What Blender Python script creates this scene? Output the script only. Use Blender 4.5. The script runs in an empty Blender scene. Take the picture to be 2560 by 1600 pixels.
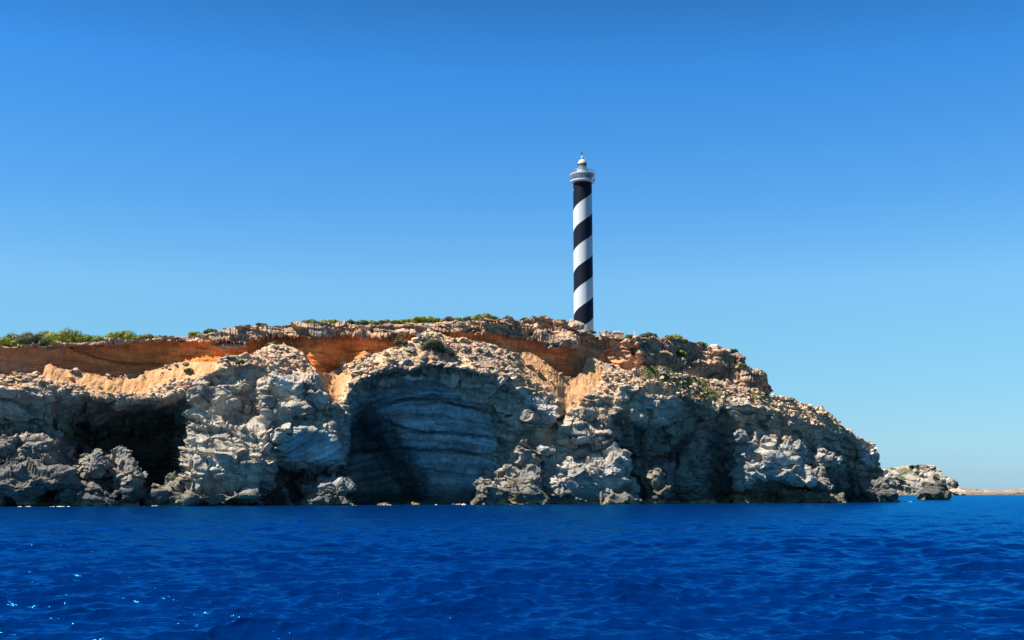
import bpy, math, random
import numpy as np

R = math.radians
scene = bpy.context.scene
col = scene.collection
rng = np.random.default_rng(7)
random.seed(7)

# ------------------------------------------------------------------ camera, sky, sun, exposure
CAM_H, PITCH, FPX = 3.5, math.atan(432 / 3000), 3000.0      # FPX: focal length in pixels of a 2560 px wide frame
cam_d = bpy.data.cameras.new('camera')
cam = bpy.data.objects.new('camera', cam_d)
col.objects.link(cam)
cam.location = (0, 0, CAM_H)
cam.rotation_euler = (R(90) + PITCH, 0, 0)
cam_d.sensor_width = 36
cam_d.lens = FPX / 2560 * 36
cam_d.clip_start, cam_d.clip_end = 0.5, 60000
scene.camera = cam

SUN_EL, SUN_AZ = 56.0, -110.0     # azimuth measured from +Y (view direction), negative = left
world = bpy.data.worlds.new('World')
scene.world = world
world.use_nodes = True
wt = world.node_tree
bg = wt.nodes['Background']
sky = wt.nodes.new('ShaderNodeTexSky')
sky.sky_type = 'NISHITA'
sky.sun_disc = False
sky.sun_elevation = R(SUN_EL)
sky.sun_rotation = R(SUN_AZ)
sky.altitude = 0
sky.air_density, sky.dust_density, sky.ozone_density = 1.0, 0.0, 2.0
# clear-day correction of the sky model by elevation (less haze, deeper blue); sky above the frame dimmed to deepen shadows
wco = wt.nodes.new('ShaderNodeTexCoord')
wsx = wt.nodes.new('ShaderNodeSeparateXYZ'); wt.links.new(wco.outputs['Generated'], wsx.inputs[0])
wr = wt.nodes.new('ShaderNodeValToRGB'); wt.links.new(wsx.outputs['Z'], wr.inputs[0])
SKYRAMP = [(0.0, (.40, .72, 1.33)), (.04, (.60, .95, 1.34)), (.11, (.70, 1.20, 1.42)), (.17, (.83, 1.40, 1.66)), (.235, (.58, 1.30, 1.80)), (.34, (.33, 1.2, 1.98)), (.50, (.11, .38, .68)), (.8, (.06, .22, .42))]
els = wr.color_ramp.elements
while len(els) < len(SKYRAMP): els.new(.5)
for e_, (p_, c_) in zip(els, SKYRAMP):
    e_.position = p_
for e_, (p_, c_) in zip(els, SKYRAMP):
    e_.color = (*[v * .5 for v in c_], 1)
wm = wt.nodes.new('ShaderNodeMix'); wm.data_type = 'RGBA'; wm.blend_type = 'MULTIPLY'; wm.inputs[0].default_value = 1
wt.links.new(sky.outputs[0], wm.inputs[6]); wt.links.new(wr.outputs[0], wm.inputs[7])
wt.links.new(wm.outputs[2], bg.inputs['Color'])
bg.inputs['Strength'].default_value = 0.0838

sun_d = bpy.data.lights.new('sun', 'SUN')
sun_d.energy, sun_d.angle, sun_d.color = 5.0, R(0.5), (1.0, 0.95, 0.87)
sun = bpy.data.objects.new('sun', sun_d)
col.objects.link(sun)
sun.rotation_euler = (R(90 - SUN_EL), 0, R(180 - SUN_AZ))   # fixed below by direction
from mathutils import Vector
sdir = Vector((math.sin(R(SUN_AZ)) * math.cos(R(SUN_EL)), math.cos(R(SUN_AZ)) * math.cos(R(SUN_EL)), math.sin(R(SUN_EL))))
sun.rotation_euler = sdir.to_track_quat('Z', 'Y').to_euler()

scene.view_settings.view_transform = 'Standard'
scene.view_settings.look = 'None'
scene.view_settings.exposure = 1.15
scene.view_settings.gamma = 1.0
scene.cycles.max_bounces = 6

# ------------------------------------------------------------------ helpers
cp, sp = math.cos(PITCH), math.sin(PITCH)

def ray(px, py, Y):
    """world point on the sight line of source pixel (px, py) at ground distance Y"""
    x = (np.asarray(px, float) - 1280) / FPX
    v = (800 - np.asarray(py, float)) / FPX
    dy, dz = cp - v * sp, sp + v * cp
    Y = np.asarray(Y, float)
    return x / dy * Y, Y + 0 * x, CAM_H + dz / dy * Y

def hash3(ix, iy, iz, seed):
    with np.errstate(over='ignore'):
        h = (ix.astype(np.uint32) * np.uint32(374761393) + iy.astype(np.uint32) * np.uint32(668265263)
             + iz.astype(np.uint32) * np.uint32(2147483647) + np.uint32(seed * 974634777 & 0xffffffff))
        h = (h ^ (h >> np.uint32(13))) * np.uint32(1274126177)
        h = (h ^ (h >> np.uint32(16))) * np.uint32(2246822519)
        return h ^ (h >> np.uint32(15))

def gnoise(x, y, z, seed=0):
    ix, iy, iz = np.floor(x).astype(np.int64), np.floor(y).astype(np.int64), np.floor(z).astype(np.int64)
    fx, fy, fz = x - ix, y - iy, z - iz
    u, v, w = (f * f * f * (f * (f * 6 - 15) + 10) for f in (fx, fy, fz))
    out = np.zeros_like(fx)
    for dx in (0, 1):
        wx = u if dx else 1 - u
        for dy in (0, 1):
            wy = v if dy else 1 - v
            for dz in (0, 1):
                wz = w if dz else 1 - w
                h = hash3(ix + dx, iy + dy, iz + dz, seed)
                gx = (h & np.uint32(1023)).astype(float) / 511.5 - 1
                gy = ((h >> np.uint32(10)) & np.uint32(1023)).astype(float) / 511.5 - 1
                gz = ((h >> np.uint32(20)) & np.uint32(1023)).astype(float) / 511.5 - 1
                out += wx * wy * wz * (gx * (fx - dx) + gy * (fy - dy) + gz * (fz - dz))
    return out * 1.4

def fbm(x, y, z, scale, octaves=4, seed=0, ridged=False, gain=0.5):
    out, a, s = 0, 1.0, 1.0 / scale
    for k in range(octaves):
        n = gnoise(x * s + 13.7 * k, y * s - 7.1 * k, z * s + 3.3 * k, seed + k)
        out = out + a * ((0.5 - np.abs(n)) * 2 - .5 if ridged else n)
        a *= gain
        s *= 2.07
    return out

def worley(x, y, z, seed=0):
    """F1, F2 and a random number of the nearest cell"""
    ix, iy, iz = np.floor(x).astype(np.int64), np.floor(y).astype(np.int64), np.floor(z).astype(np.int64)
    f1 = np.full(x.shape, 9.0); f2 = np.full(x.shape, 9.0); rid = np.zeros(x.shape)
    for dx in (-1, 0, 1):
        for dy in (-1, 0, 1):
            for dz in (-1, 0, 1):
                h = hash3(ix + dx, iy + dy, iz + dz, seed)
                px = ix + dx + (h & np.uint32(1023)).astype(float) / 1023
                py = iy + dy + ((h >> np.uint32(10)) & np.uint32(1023)).astype(float) / 1023
                pz = iz + dz + ((h >> np.uint32(20)) & np.uint32(1023)).astype(float) / 1023
                d = np.sqrt((x - px) ** 2 + (y - py) ** 2 + (z - pz) ** 2)
                near = d < f1
                f2 = np.where(near, f1, np.minimum(f2, d))
                rid = np.where(near, ((h * np.uint32(2654435761)) >> np.uint32(8)).astype(float) / 16777215, rid)
                f1 = np.where(near, d, f1)
    return f1, f2, rid

def facets(x, y, z, seed, tilt):
    """broken-block relief: every cell gets its own height and its own slanted face"""
    ix, iy, iz = np.floor(x).astype(np.int64), np.floor(y).astype(np.int64), np.floor(z).astype(np.int64)
    f1 = np.full(x.shape, 9.0); f2 = np.full(x.shape, 9.0); val = np.zeros(x.shape)
    for dx in (-1, 0, 1):
        for dy in (-1, 0, 1):
            for dz in (-1, 0, 1):
                h = hash3(ix + dx, iy + dy, iz + dz, seed)
                ox = x - (ix + dx + (h & np.uint32(1023)).astype(float) / 1023)
                oy = y - (iy + dy + ((h >> np.uint32(10)) & np.uint32(1023)).astype(float) / 1023)
                oz = z - (iz + dz + ((h >> np.uint32(20)) & np.uint32(1023)).astype(float) / 1023)
                d = np.sqrt(ox * ox + oy * oy + oz * oz)
                near = d < f1
                h2 = h * np.uint32(2654435761)
                h2 = h2 ^ (h2 >> np.uint32(15))
                r0 = (h2 & np.uint32(1023)).astype(float) / 1023 - .5
                tx = ((h2 >> np.uint32(10)) & np.uint32(1023)).astype(float) / 511.5 - 1
                tz = ((h2 >> np.uint32(20)) & np.uint32(1023)).astype(float) / 511.5 - 1
                f2 = np.where(near, f1, np.minimum(f2, d))
                val = np.where(near, r0 + tilt * (tx * ox + tz * oz), val)
                f1 = np.where(near, d, f1)
    return val, f2 - f1

def sstep(a, b, x):
    t = np.clip((x - a) / (b - a), 0, 1)
    return t * t * (3 - 2 * t)

def mesh_np(name, V, F, mat, colors=None, smooth=False, parent=None):
    me = bpy.data.meshes.new(name)
    V = np.asarray(V, np.float32); F = np.asarray(F, np.int32)
    k = F.shape[1]
    me.vertices.add(len(V)); me.vertices.foreach_set('co', V.ravel())
    me.loops.add(F.size); me.loops.foreach_set('vertex_index', F.ravel())
    me.polygons.add(len(F))
    me.polygons.foreach_set('loop_start', np.arange(0, F.size, k, dtype=np.int32))
    me.polygons.foreach_set('loop_total', np.full(len(F), k, np.int32))
    me.polygons.foreach_set('use_smooth', np.full(len(F), smooth, bool))
    me.update(calc_edges=True)
    if colors is not None:
        at = me.color_attributes.new('albedo', 'FLOAT_COLOR', 'POINT')
        c = np.ones((len(V), 4), np.float32); c[:, :3] = colors
        at.data.foreach_set('color', c.ravel())
    me.materials.append(mat)
    o = bpy.data.objects.new(name, me)
    col.objects.link(o)
    if parent is not None:
        o.parent = parent
    return o

def grid_faces(nr, nc, base=0, wrap=False):
    i, j = np.meshgrid(np.arange(nr - 1), np.arange(nc if wrap else nc - 1), indexing='ij')
    j2 = (j + 1) % nc
    return np.stack([i * nc + j, i * nc + j2, (i + 1) * nc + j2, (i + 1) * nc + j], -1).reshape(-1, 4) + base

def tag(o, label=None, cat=None, group=None, kind=None):
    if label: o['label'] = label
    if cat: o['category'] = cat
    if group: o['group'] = group
    if kind: o['kind'] = kind
    return o

def empty(name, loc, rz=0.0):
    o = bpy.data.objects.new(name, None)
    col.objects.link(o)
    o.location = loc
    o.rotation_euler.z = rz
    o.empty_display_size = 0.5
    return o

# ------------------------------------------------------------------ materials
def new_mat(name):
    m = bpy.data.materials.new(name)
    m.use_nodes = True
    return m, m.node_tree, m.node_tree.nodes['Principled BSDF']

def simple_mat(name, rgb, rough=0.6, metal=0.0, var=0.12, scale=3.0):
    m, t, b = new_mat(name)
    n = t.nodes.new('ShaderNodeTexNoise'); n.inputs['Scale'].default_value = scale; n.inputs['Detail'].default_value = 6
    co = t.nodes.new('ShaderNodeTexCoord'); t.links.new(co.outputs['Object'], n.inputs['Vector'])
    mx = t.nodes.new('ShaderNodeMix'); mx.data_type = 'RGBA'
    mx.inputs[6].default_value = (*[c * (1 - var) for c in rgb], 1)
    mx.inputs[7].default_value = (*[min(1, c * (1 + var)) for c in rgb], 1)
    t.links.new(n.outputs['Fac'], mx.inputs[0]); t.links.new(mx.outputs[2], b.inputs['Base Color'])
    b.inputs['Roughness'].default_value = rough; b.inputs['Metallic'].default_value = metal
    return m

def rock_mat(name, bump=0.5, sc=1.0):
    """albedo attribute times procedural grain, with fine bump"""
    m, t, b = new_mat(name)
    at = t.nodes.new('ShaderNodeAttribute'); at.attribute_name = 'albedo'
    geo = t.nodes.new('ShaderNodeNewGeometry')
    n = t.nodes.new('ShaderNodeTexNoise'); n.inputs['Scale'].default_value = 2.2 * sc; n.inputs['Detail'].default_value = 8; n.inputs['Roughness'].default_value = .7
    t.links.new(geo.outputs['Position'], n.inputs['Vector'])
    rp = t.nodes.new('ShaderNodeMapRange'); rp.inputs['From Min'].default_value = .3; rp.inputs['From Max'].default_value = .7
    rp.inputs['To Min'].default_value = .62; rp.inputs['To Max'].default_value = 1.32
    t.links.new(n.outputs['Fac'], rp.inputs['Value'])
    mu = t.nodes.new('ShaderNodeMix'); mu.data_type = 'RGBA'; mu.blend_type = 'MULTIPLY'; mu.inputs[0].default_value = 1
    t.links.new(at.outputs['Color'], mu.inputs[6]); t.links.new(rp.outputs['Result'], mu.inputs[7])
    t.links.new(mu.outputs[2], b.inputs['Base Color'])
    n2 = t.nodes.new('ShaderNodeTexNoise'); n2.inputs['Scale'].default_value = 3.5 * sc; n2.inputs['Detail'].default_value = 6
    t.links.new(geo.outputs['Position'], n2.inputs['Vector'])
    bp = t.nodes.new('ShaderNodeBump'); bp.inputs['Strength'].default_value = bump; bp.inputs['Distance'].default_value = .25
    t.links.new(n2.outputs['Fac'], bp.inputs['Height']); t.links.new(bp.outputs[0], b.inputs['Normal'])
    b.inputs['Roughness'].default_value = .95
    b.inputs['Specular IOR Level'].default_value = .15
    return m

ROCK = rock_mat('weathered_limestone', .8)
ROCK_FAR = rock_mat('far_limestone', .3, .25)

def leaf_mat(name):
    m, t, b = new_mat(name)
    at = t.nodes.new('ShaderNodeAttribute'); at.attribute_name = 'albedo'
    t.links.new(at.outputs['Color'], b.inputs['Base Color'])
    b.inputs['Roughness'].default_value = .6
    b.inputs['Specular IOR Level'].default_value = .25
    tr = t.nodes.new('ShaderNodeBsdfTranslucent'); t.links.new(at.outputs['Color'], tr.inputs['Color'])
    ms = t.nodes.new('ShaderNodeMixShader'); ms.inputs[0].default_value = .3
    out = t.nodes['Material Output']
    t.links.new(b.outputs[0], ms.inputs[1]); t.links.new(tr.outputs[0], ms.inputs[2]); t.links.new(ms.outputs[0], out.inputs[0])
    return m
LEAF = leaf_mat('leaves')

# ------------------------------------------------------------------ outlines read off the photograph (source pixels)
def poly(s):
    a = [float(v) for v in s.replace(',', ' ').split()]
    return np.array(a).reshape(-1, 2)

WATER = poly("-400,1266 0,1265.2 640,1263.2 1200,1261.3 1600,1259.3 2040,1256.2 2300,1253.2")
SKY_UP = poly("""-400,872 0,865 107,863 214,858 321,853 393,849 464,840 536,830 640,817 694,813 801,812 909,810 1016,806 1087,804
 1174,801 1281,798 1389,796 1412,799 1424,812 1450,824 1466,829 1513,838 1560,845 1586,845 1650,848 1721,854 1775,865 1812,876 1838,884 1862,900
 1880,915 1896,921 1907,932 1914,940 1917,968""")
CAP_B = poly("""-400,879 0,871 107,868 214,863 321,858 393,854 440,852 500,852 560,852 616,856 694,838 801,847 873,841 980,846 1041,839 1090,832
 1131,834 1189,834 1250,836 1300,845 1340,850 1353,868 1400,876 1440,872 1462,852 1500,850 1560,852 1588,856 1605,896 1640,908 1700,908 1750,930 1800,936 1850,952 1890,960 1917,969""")
REC_B = poly("""-400,950 0,944 43,934 108,934 113,912 128,912 143,920 214,931 286,945 357,930 428,912 464,905 536,906 562,897 630,885 659,867 708,862
 757,880 766,905 794,931 823,935 858,913 909,892 980,871 1009,856 1036,850 1055,832 1100,834 1131,846 1210,857 1263,876 1292,886 1310,880 1325,881 1360,902
 1406,940 1438,945 1456,931 1467,896 1478,893 1496,900 1549,921 1578,927 1628,917 1686,921 1739,946 1793,949 1846,965 1889,971 1902,984 1936,990 1958,994 1984,994
 2007,1009 2036,1020 2051,1013 2071,1029 2092,1050 2100,1062 2124,1077 2159,1101 2183,1112 2189,1138 2199,1160 2207,1189 2212,1206 2225,1214""")
TAL_B = poly("""-400,985 0,978 136,967 171,985 228,997 321,1005 393,1001 464,974 500,946 551,923 623,910 694,928 773,940 801,955 823,1006 855,1013 873,974
 909,949 962,922 1016,918 1085,914 1139,925 1246,932 1292,960 1317,981 1396,1003 1406,1038 1435,1031 1470,1010 1536,988 1571,971 1657,966 1693,990 1711,997
 1775,1017 1814,1013 1900,1017 1957,1031 2040,1063 2100,1078 2141,1099 2183,1118 2225,1216""")

def crv(P, x): return np.interp(x, P[:, 0], P[:, 1])
def shore_Y(x):
    w = crv(WATER, x)
    v = (800 - w) / FPX
    return CAM_H / -((sp + v * cp) / (cp - v * sp))

# raster on which outlines become soft masks
RX0, RY0, RS = -420, 770, 2.0
RNX, RNY = 1376, 262
_gx, _gy = np.meshgrid(RX0 + RS * np.arange(RNX), RY0 + RS * np.arange(RNY))
_fx, _fy = np.meshgrid(np.fft.fftfreq(RNX), np.fft.fftfreq(RNY))

def inside(P, X, Y):
    r = np.zeros(X.shape, bool)
    n = len(P)
    for i in range(n):
        (x1, y1), (x2, y2) = P[i], P[(i + 1) % n]
        if y1 == y2: continue
        c = (y1 > Y) != (y2 > Y)
        r ^= c & (X < (x2 - x1) * (Y - y1) / (y2 - y1) + x1)
    return r

def soft(M, s):
    s = s / RS
    return np.real(np.fft.ifft2(np.fft.fft2(M) * np.exp(-2 * (math.pi * s) ** 2 * (_fx ** 2 + _fy ** 2))))

def sample(M, px, py):
    a = np.clip((px - RX0) / RS, 0, RNX - 1.001); b = np.clip((py - RY0) / RS, 0, RNY - 1.001)
    i, j = b.astype(int), a.astype(int)
    fb, fa = b - i, a - j
    return (M[i, j] * (1 - fa) + M[i, j + 1] * fa) * (1 - fb) + (M[i + 1, j] * (1 - fa) + M[i + 1, j + 1] * fa) * fb

def line_mask(P, w):
    d = np.full(_gx.shape, 1e9)
    for i in range(len(P) - 1):
        a, b = P[i], P[i + 1]
        ab = b - a
        t = np.clip(((_gx - a[0]) * ab[0] + (_gy - a[1]) * ab[1]) / (ab @ ab), 0, 1)
        d = np.minimum(d, np.hypot(_gx - a[0] - t * ab[0], _gy - a[1] - t * ab[1]))
    return np.exp(-(d / w) ** 2)

# relief of the lower cliff: outline, blur, metres deeper (+) or prouder (-), change per px right, change per px down
RELIEF = [
 # left block, overhanging
 ("-420,985 0,980 120,975 140,1000 145,1075 60,1085 0,1085 -420,1085", 5, 4, 0, .10),
 ("-420,1090 -100,1086 0,1088 50,1078 90,1082 140,1100 146,1160 -420,1175", 5, -2.5, 0, -.06),
 # left cave
 ("138,985 230,1002 330,1010 400,1005 470,985 478,1012 474,1070 448,1110 446,1182 400,1220 350,1205 280,1136 190,1130 140,1085", 6, 13, 0, .09),
 #("200,1050 300,1052 420,1030 474,1022 472,1075 446,1112 444,1182 400,1218 350,1200 280,1140 190,1118", 6, 34, .03, .06),
 ("140,985 220,1002 200,1045 150,1060", 6, -2, 0, 0),
 # buttress
 ("452,1015 500,952 551,925 623,912 660,930 668,1010 664,1100 690,1160 670,1215 640,1262 460,1266 452,1190 448,1090", 8, -7, 0, -.06),
 ("500,1040 600,1020 655,1110 640,1180 520,1180 470,1110", 18, -1.5, 0, -.03),
 ("520,1192 575,1196 600,1200 590,1238 520,1240", 5, 3.2, 0, 0),
 ("605,958 655,965 656,1040 600,1025", 5, 3, 0, .03),
 ("556,1022 590,1016 650,1030 654,1062 570,1055", 5, 2.2, 0, .03),
 ("660,930 694,930 773,942 830,1000 850,1060 868,1115 872,1165 690,1175 660,1100", 8, -5.5, 0, .012),
 ("676,1085 720,1062 800,1075 866,1110 868,1165 760,1176 700,1150", 10, -3.2, 0, .03),
 ("765,985 820,995 838,1060 780,1050", 5, 2.6, 0, .02),
 ("690,1172 760,1180 860,1172 860,1265 650,1265 668,1215", 5, 13, 0, .03),
 # big arch cave
 ("872,1005 905,955 965,927 1085,918 1140,929 1240,945 1285,975 1300,1020 1330,1080 1280,1130 1230,1180 1190,1262 850,1266 858,1180 872,1110", 5, 10, -.018, .015),
 ("885,1040 925,985 1000,960 1090,962 1200,985 1240,1040 1230,1120 1200,1170 1190,1262 850,1266 866,1120", 9, 6, -.012, .0),
 ("930,1080 1110,1130 1225,1150 1200,1262 900,1264", 14, 2, 0, .01),
 ("1006,936 1060,940 1068,955 1008,956", 3, -4, 0, -.03),
 ("1095,932 1140,940 1130,968 1100,962", 4, -3.5, 0, 0),
 ("1292,962 1317,983 1396,1005 1404,1040 1380,1052 1340,1020 1300,1000", 4, -3, 0, -.04),
 ("1150,985 1280,1010 1330,1040 1345,1075 1290,1072 1180,1010", 7, -1.8, 0, -.04),
 ("1225,1085 1330,1105 1340,1160 1250,1150", 8, -1.5, 0, -.02),
 # orange gully
 ("1362,1140 1358,1095 1396,1045 1412,1038 1400,1068 1378,1130", 4, 2.0, 0, -.05),
 # right block and small cave
 ("1405,1036 1436,1033 1500,1012 1596,1050 1600,1075 1560,1060 1500,1112 1440,1110", 6, -4, 0, -.04),
 ("1536,1052 1590,1050 1600,1080 1596,1165 1545,1165 1530,1110", 8, 15, -.02, .04),
 ("1590,1066 1700,1062 1738,1066 1705,1165 1600,1165", 6, 9, -.03, .06),
 ("1535,985 1570,975 1655,968 1690,990 1705,1045 1690,1062 1600,1055 1530,1020", 7, -3, .0, -.02),
 ("1540,1002 1690,996 1690,1003 1540,1010", 3, .9, 0, 0),
 ("1570,1030 1700,1018 1700,1026 1570,1038", 3, 1.0, 0, 0),
 ("1714,1090 1745,1080 1752,1120 1765,1180 1768,1258 1700,1262 1690,1180 1708,1150", 6, -2.5, .02, 0),
 ("1693,990 1712,1000 1815,1035 1838,1080 1830,1110 1838,1140 1826,1258 1772,1260 1766,1160 1745,1080 1710,1060", 10, 14, -.02, .06),
 ("1812,1018 1900,1022 1957,1036 2040,1070 2140,1106 2152,1160 2060,1140 2000,1110 1940,1092 1830,1085", 5, 3.5, .004, .07),
 ("1826,1190 1990,1200 2040,1240 1820,1258", 6, 10, 0, 0),
 ("2145,1112 2180,1114 2196,1160 2205,1200 2150,1200 2140,1150", 6, -2, -.03, -.03),
 ("2058,1140 2120,1150 2140,1200 2080,1190", 8, 3, 0, .02),
 # dip of sand at the foot of the red wall
 ("640,868 700,863 764,890 760,920 690,926 640,905", 8, -3, 0, 0),
]
GROOVES = [("900,1075 960,1040 1030,1034 1110,1042 1200,1058 1300,1086", 2, .9),
           ("930,1108 1000,1100 1090,1104 1180,1112 1250,1126", 2, .8),
           ("900,1180 1000,1172 1100,1178 1200,1196", 3, 1.2),
           ("980,968 1080,958 1180,972 1260,1000", 2.5, 1.0),
           ("870,1055 960,1012 1010,998 1090,1000 1160,1016 1245,1032 1335,1060", 3.5, 2.2),
           ("880,1030 960,995 1015,985 1085,990 1200,1012 1300,1050", 2.5, 1.4),
           ("960,1055 1030,1078 1105,1083 1175,1086 1245,1098 1320,1120", 3.5, 2.2),
           ("880,1128 995,1124 1080,1126 1160,1130 1217,1139 1282,1157 1330,1168", 4, 2.4),
           ("1015,955 1140,970 1240,975", 2.5, .6),
           ("1590,1120 1660,1126 1700,1120", 3, .8),
           ("1600,1090 1690,1094 1712,1090", 3, .7)]
relief = np.zeros(_gx.shape)
for s, blur, a, b, c in RELIEF:
    P = poly(s)
    M = inside(P, _gx, _gy).astype(float)
    xc, yc = P[:, 0].mean(), P[:, 1].mean()
    relief += soft(M, blur) * (a + b * (_gx - xc) + c * (_gy - yc))
DEEP = [("190,1060 300,1050 420,1040 480,1030 480,1110 444,1190 398,1222 340,1200 270,1140 190,1120", 22, 30, .02, .05,
         "140,1000 230,1012 330,1018 400,1012 474,990 478,1012 474,1070 448,1110 446,1182 400,1222 350,1207 280,1138 190,1132 140,1088", 5),
        ("845,1080 890,1035 930,1060 975,1120 1030,1200 1060,1264 835,1266", 24, 28, -.03, .02,
         "874,1008 908,962 965,935 1085,928 1140,938 1240,955 1285,985 1300,1020 1330,1080 1280,1130 1230,1180 1190,1262 852,1266 860,1180 874,1110", 4)]
for s, blur, a, b, c, s2, blur2 in DEEP:
    P = poly(s)
    M = soft(inside(P, _gx, _gy).astype(float), blur) * np.clip(soft(inside(poly(s2), _gx, _gy).astype(float), blur2), 0, 1)
    relief += M * (a + b * (_gx - P[:, 0].mean()) + c * (_gy - P[:, 1].mean()))
groove = np.zeros(_gx.shape)
for s, w, a in GROOVES:
    groove += a * line_mask(poly(s), w)

def zone(*polys, blur=5):
    M = np.zeros(_gx.shape)
    for s in polys: M = np.maximum(M, inside(poly(s), _gx, _gy))
    return soft(M.astype(float), blur)

Z_SAND = zone("108,900 130,905 214,930 286,946 357,930 470,908 540,905 540,930 450,950 400,958 350,985 260,978 180,962 112,945",
              "400,930 470,908 540,908 530,930 440,955 380,955",
              "790,935 825,940 860,925 872,935 850,975 838,1005 822,1000 806,955",
              "1288,884 1325,880 1365,905 1408,942 1440,948 1458,932 1468,897 1485,900 1508,930 1500,960 1470,985 1440,1005 1420,1030 1395,1075 1375,1135 1355,1140 1360,1095 1400,1050 1395,1000 1380,970 1340,945 1300,905",
              blur=6)
Z_WHITE = zone("1290,960 1317,983 1396,1005 1402,1036 1370,1045 1330,1015 1300,990",
               "690,930 740,935 750,960 700,970", "1008,938 1060,942 1062,955 1010,955",
               "2150,1115 2180,1118 2192,1150 2160,1175 2148,1150", blur=6)
Z_BROWN = zone("1640,975 1900,1010 2190,1105 2205,1180 2120,1150 2040,1105 1830,1075 1700,1015", "1290,950 1400,1010 1440,1040 1340,1150 1280,1120 1330,1040", "1440,1000 1560,985 1600,1050 1480,1080", blur=14)
Z_GRASS = zone("1600,925 1690,925 1740,950 1790,985 1800,1000 1760,1000 1700,965 1610,945", "1880,985 1920,985 1915,1000 1880,1000", blur=8)
Z_DARK = zone("-420,1090 120,1085 280,1120 380,1180 450,1180 470,1270 -420,1270", "2000,1160 2120,1160 2270,1210 2270,1260 1980,1260", "680,1170 880,1160 900,1270 660,1270", "1530,1090 1700,1080 1720,1040 1825,1060 1840,1262 1530,1262", "150,1000 470,1005 450,1190 150,1130", blur=14)  # dark stone; left cave and right base also painted darker to deepen their shade
Z_SMOOTH = zone("876,1020 925,985 1000,962 1085,962 1150,985 1210,1030 1236,1085 1222,1130 1240,1160 1196,1190 1190,1262 856,1264 866,1130", "705,1102 760,1082 820,1090 858,1120 850,1158 790,1168 720,1150", blur=9)

def rock_detail(x, y, z, rough=1.0, strata=1.0):
    """outward displacement in metres of bare broken limestone"""
    wx = x + .9 * fbm(x, y, z, 4, 3, 50); wz = z + .6 * fbm(x, y, z, 4, 3, 54)
    d = 2.3 * fbm(x, y, z * 1.3, 12, 3, 1)
    gm = sstep(-.1, .5, fbm(x, y, z, 9, 2, 70))
    rough = rough * (.25 + 1.0 * sstep(-.35, .4, fbm(x, y, z * 1.3, 16, 3, 180)))
    v, e = facets(wx / 7.5, y / 8, wz / 4.0, 3, 1.1)
    d += v * 3.0 - .5 * gm * np.exp(-(e / .07) ** 2)
    v, e = facets(wx / 2.9 + 9, y / 3.0, wz / 1.5, 4, 1.0)
    d += rough * (v * 1.0 - .2 * gm * np.exp(-(e / .1) ** 2))
    v, e = facets(wx / 1.1, y / 1.1, wz / .7 + 5, 6, .9)
    d += rough * v * .22
    ck = fbm(x, y, z * .45, 9, 3, 170); d -= .9 * np.exp(-(ck / .035) ** 2) * sstep(-.2, .3, fbm(x, y, z, 14, 2, 175))
    h = (wz + .06 * x + .9 * fbm(x, y, z, 14, 2, 9)) / 2.3
    fr = h - np.floor(h)
    k = np.floor(h).astype(np.int64)
    amp = (hash3(k, k * 0, k * 0, 77) & np.uint32(255)).astype(float) / 255
    d += strata * amp * 1.25 * (1 - fr) ** 1.5
    d -= strata * (.25 + .6 * amp) * np.exp(-((fr - .06) / .07) ** 2) * sstep(-.25, .2, fbm(x, y, z * 2.5, 11, 2, 190))
    d += rough * .26 * fbm(x, y, z * 1.6, 3.4, 4, 12, ridged=True)
    d += rough * .08 * fbm(x, y, z, .6, 2, 15)
    return d

def mixc(c, tgt, w):
    return c * (1 - w[..., None]) + np.array(tgt) * w[..., None]

def grid_normals(P):
    du = np.gradient(P, axis=1); dv = np.gradient(P, axis=0)
    n = np.cross(du, dv)
    n /= np.linalg.norm(n, axis=-1, keepdims=True) + 1e-9
    n[n[..., 1] > 0] *= -1
    return n

def smooth_rows(A, k):
    ker = np.ones(2 * k + 1) / (2 * k + 1)
    for ax in (0, 1):
        p = [(0, 0)] * A.ndim; p[ax] = (k, k)
        B = np.pad(A, p, 'edge'); c = np.cumsum(B, axis=ax); c = np.concatenate([np.zeros_like(np.take(c, [0], ax)), c], ax)
        n = A.shape[ax]
        A = (np.take(c, range(2 * k + 1, 2 * k + 1 + n), ax) - np.take(c, range(0, n), ax)) / (2 * k + 1)
    return A

GREY, GREY_D, TAN, SAND, RED, CAPC, WHITE = (.365, .315, .245), (.125, .115, .10), (.50, .335, .205), (.54, .258, .10), (.84, .285, .075), (.42, .275, .175), (.54, .51, .48)

def rock_color(x, y, z, base):
    n1 = fbm(x, y, z, 7, 4, 30); n2 = fbm(x, y, z, 1.6, 3, 34)
    c = base * (1 + .30 * n1[..., None] + .30 * n2[..., None])
    c = mixc(c, np.array((.13, .125, .12)), .55 * sstep(.12, .5, fbm(x, y, z * .6, 5, 4, 40)))
    return c

def tide_color(c, x, y, z, jitter=1.0):
    w = z + jitter * 1.6 * gnoise(x / 4, y / 4, z / 4, 61)
    c = mixc(c, (.085, .08, .07), .8 * (1 - sstep(2.2, 7.0, w)))
    c = mixc(c, (.30, .215, .085), .85 * (1 - sstep(.5, 1.1, z + 1.1 * gnoise(x / 5, y / 5, z * .3, 62))))
    return c

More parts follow.
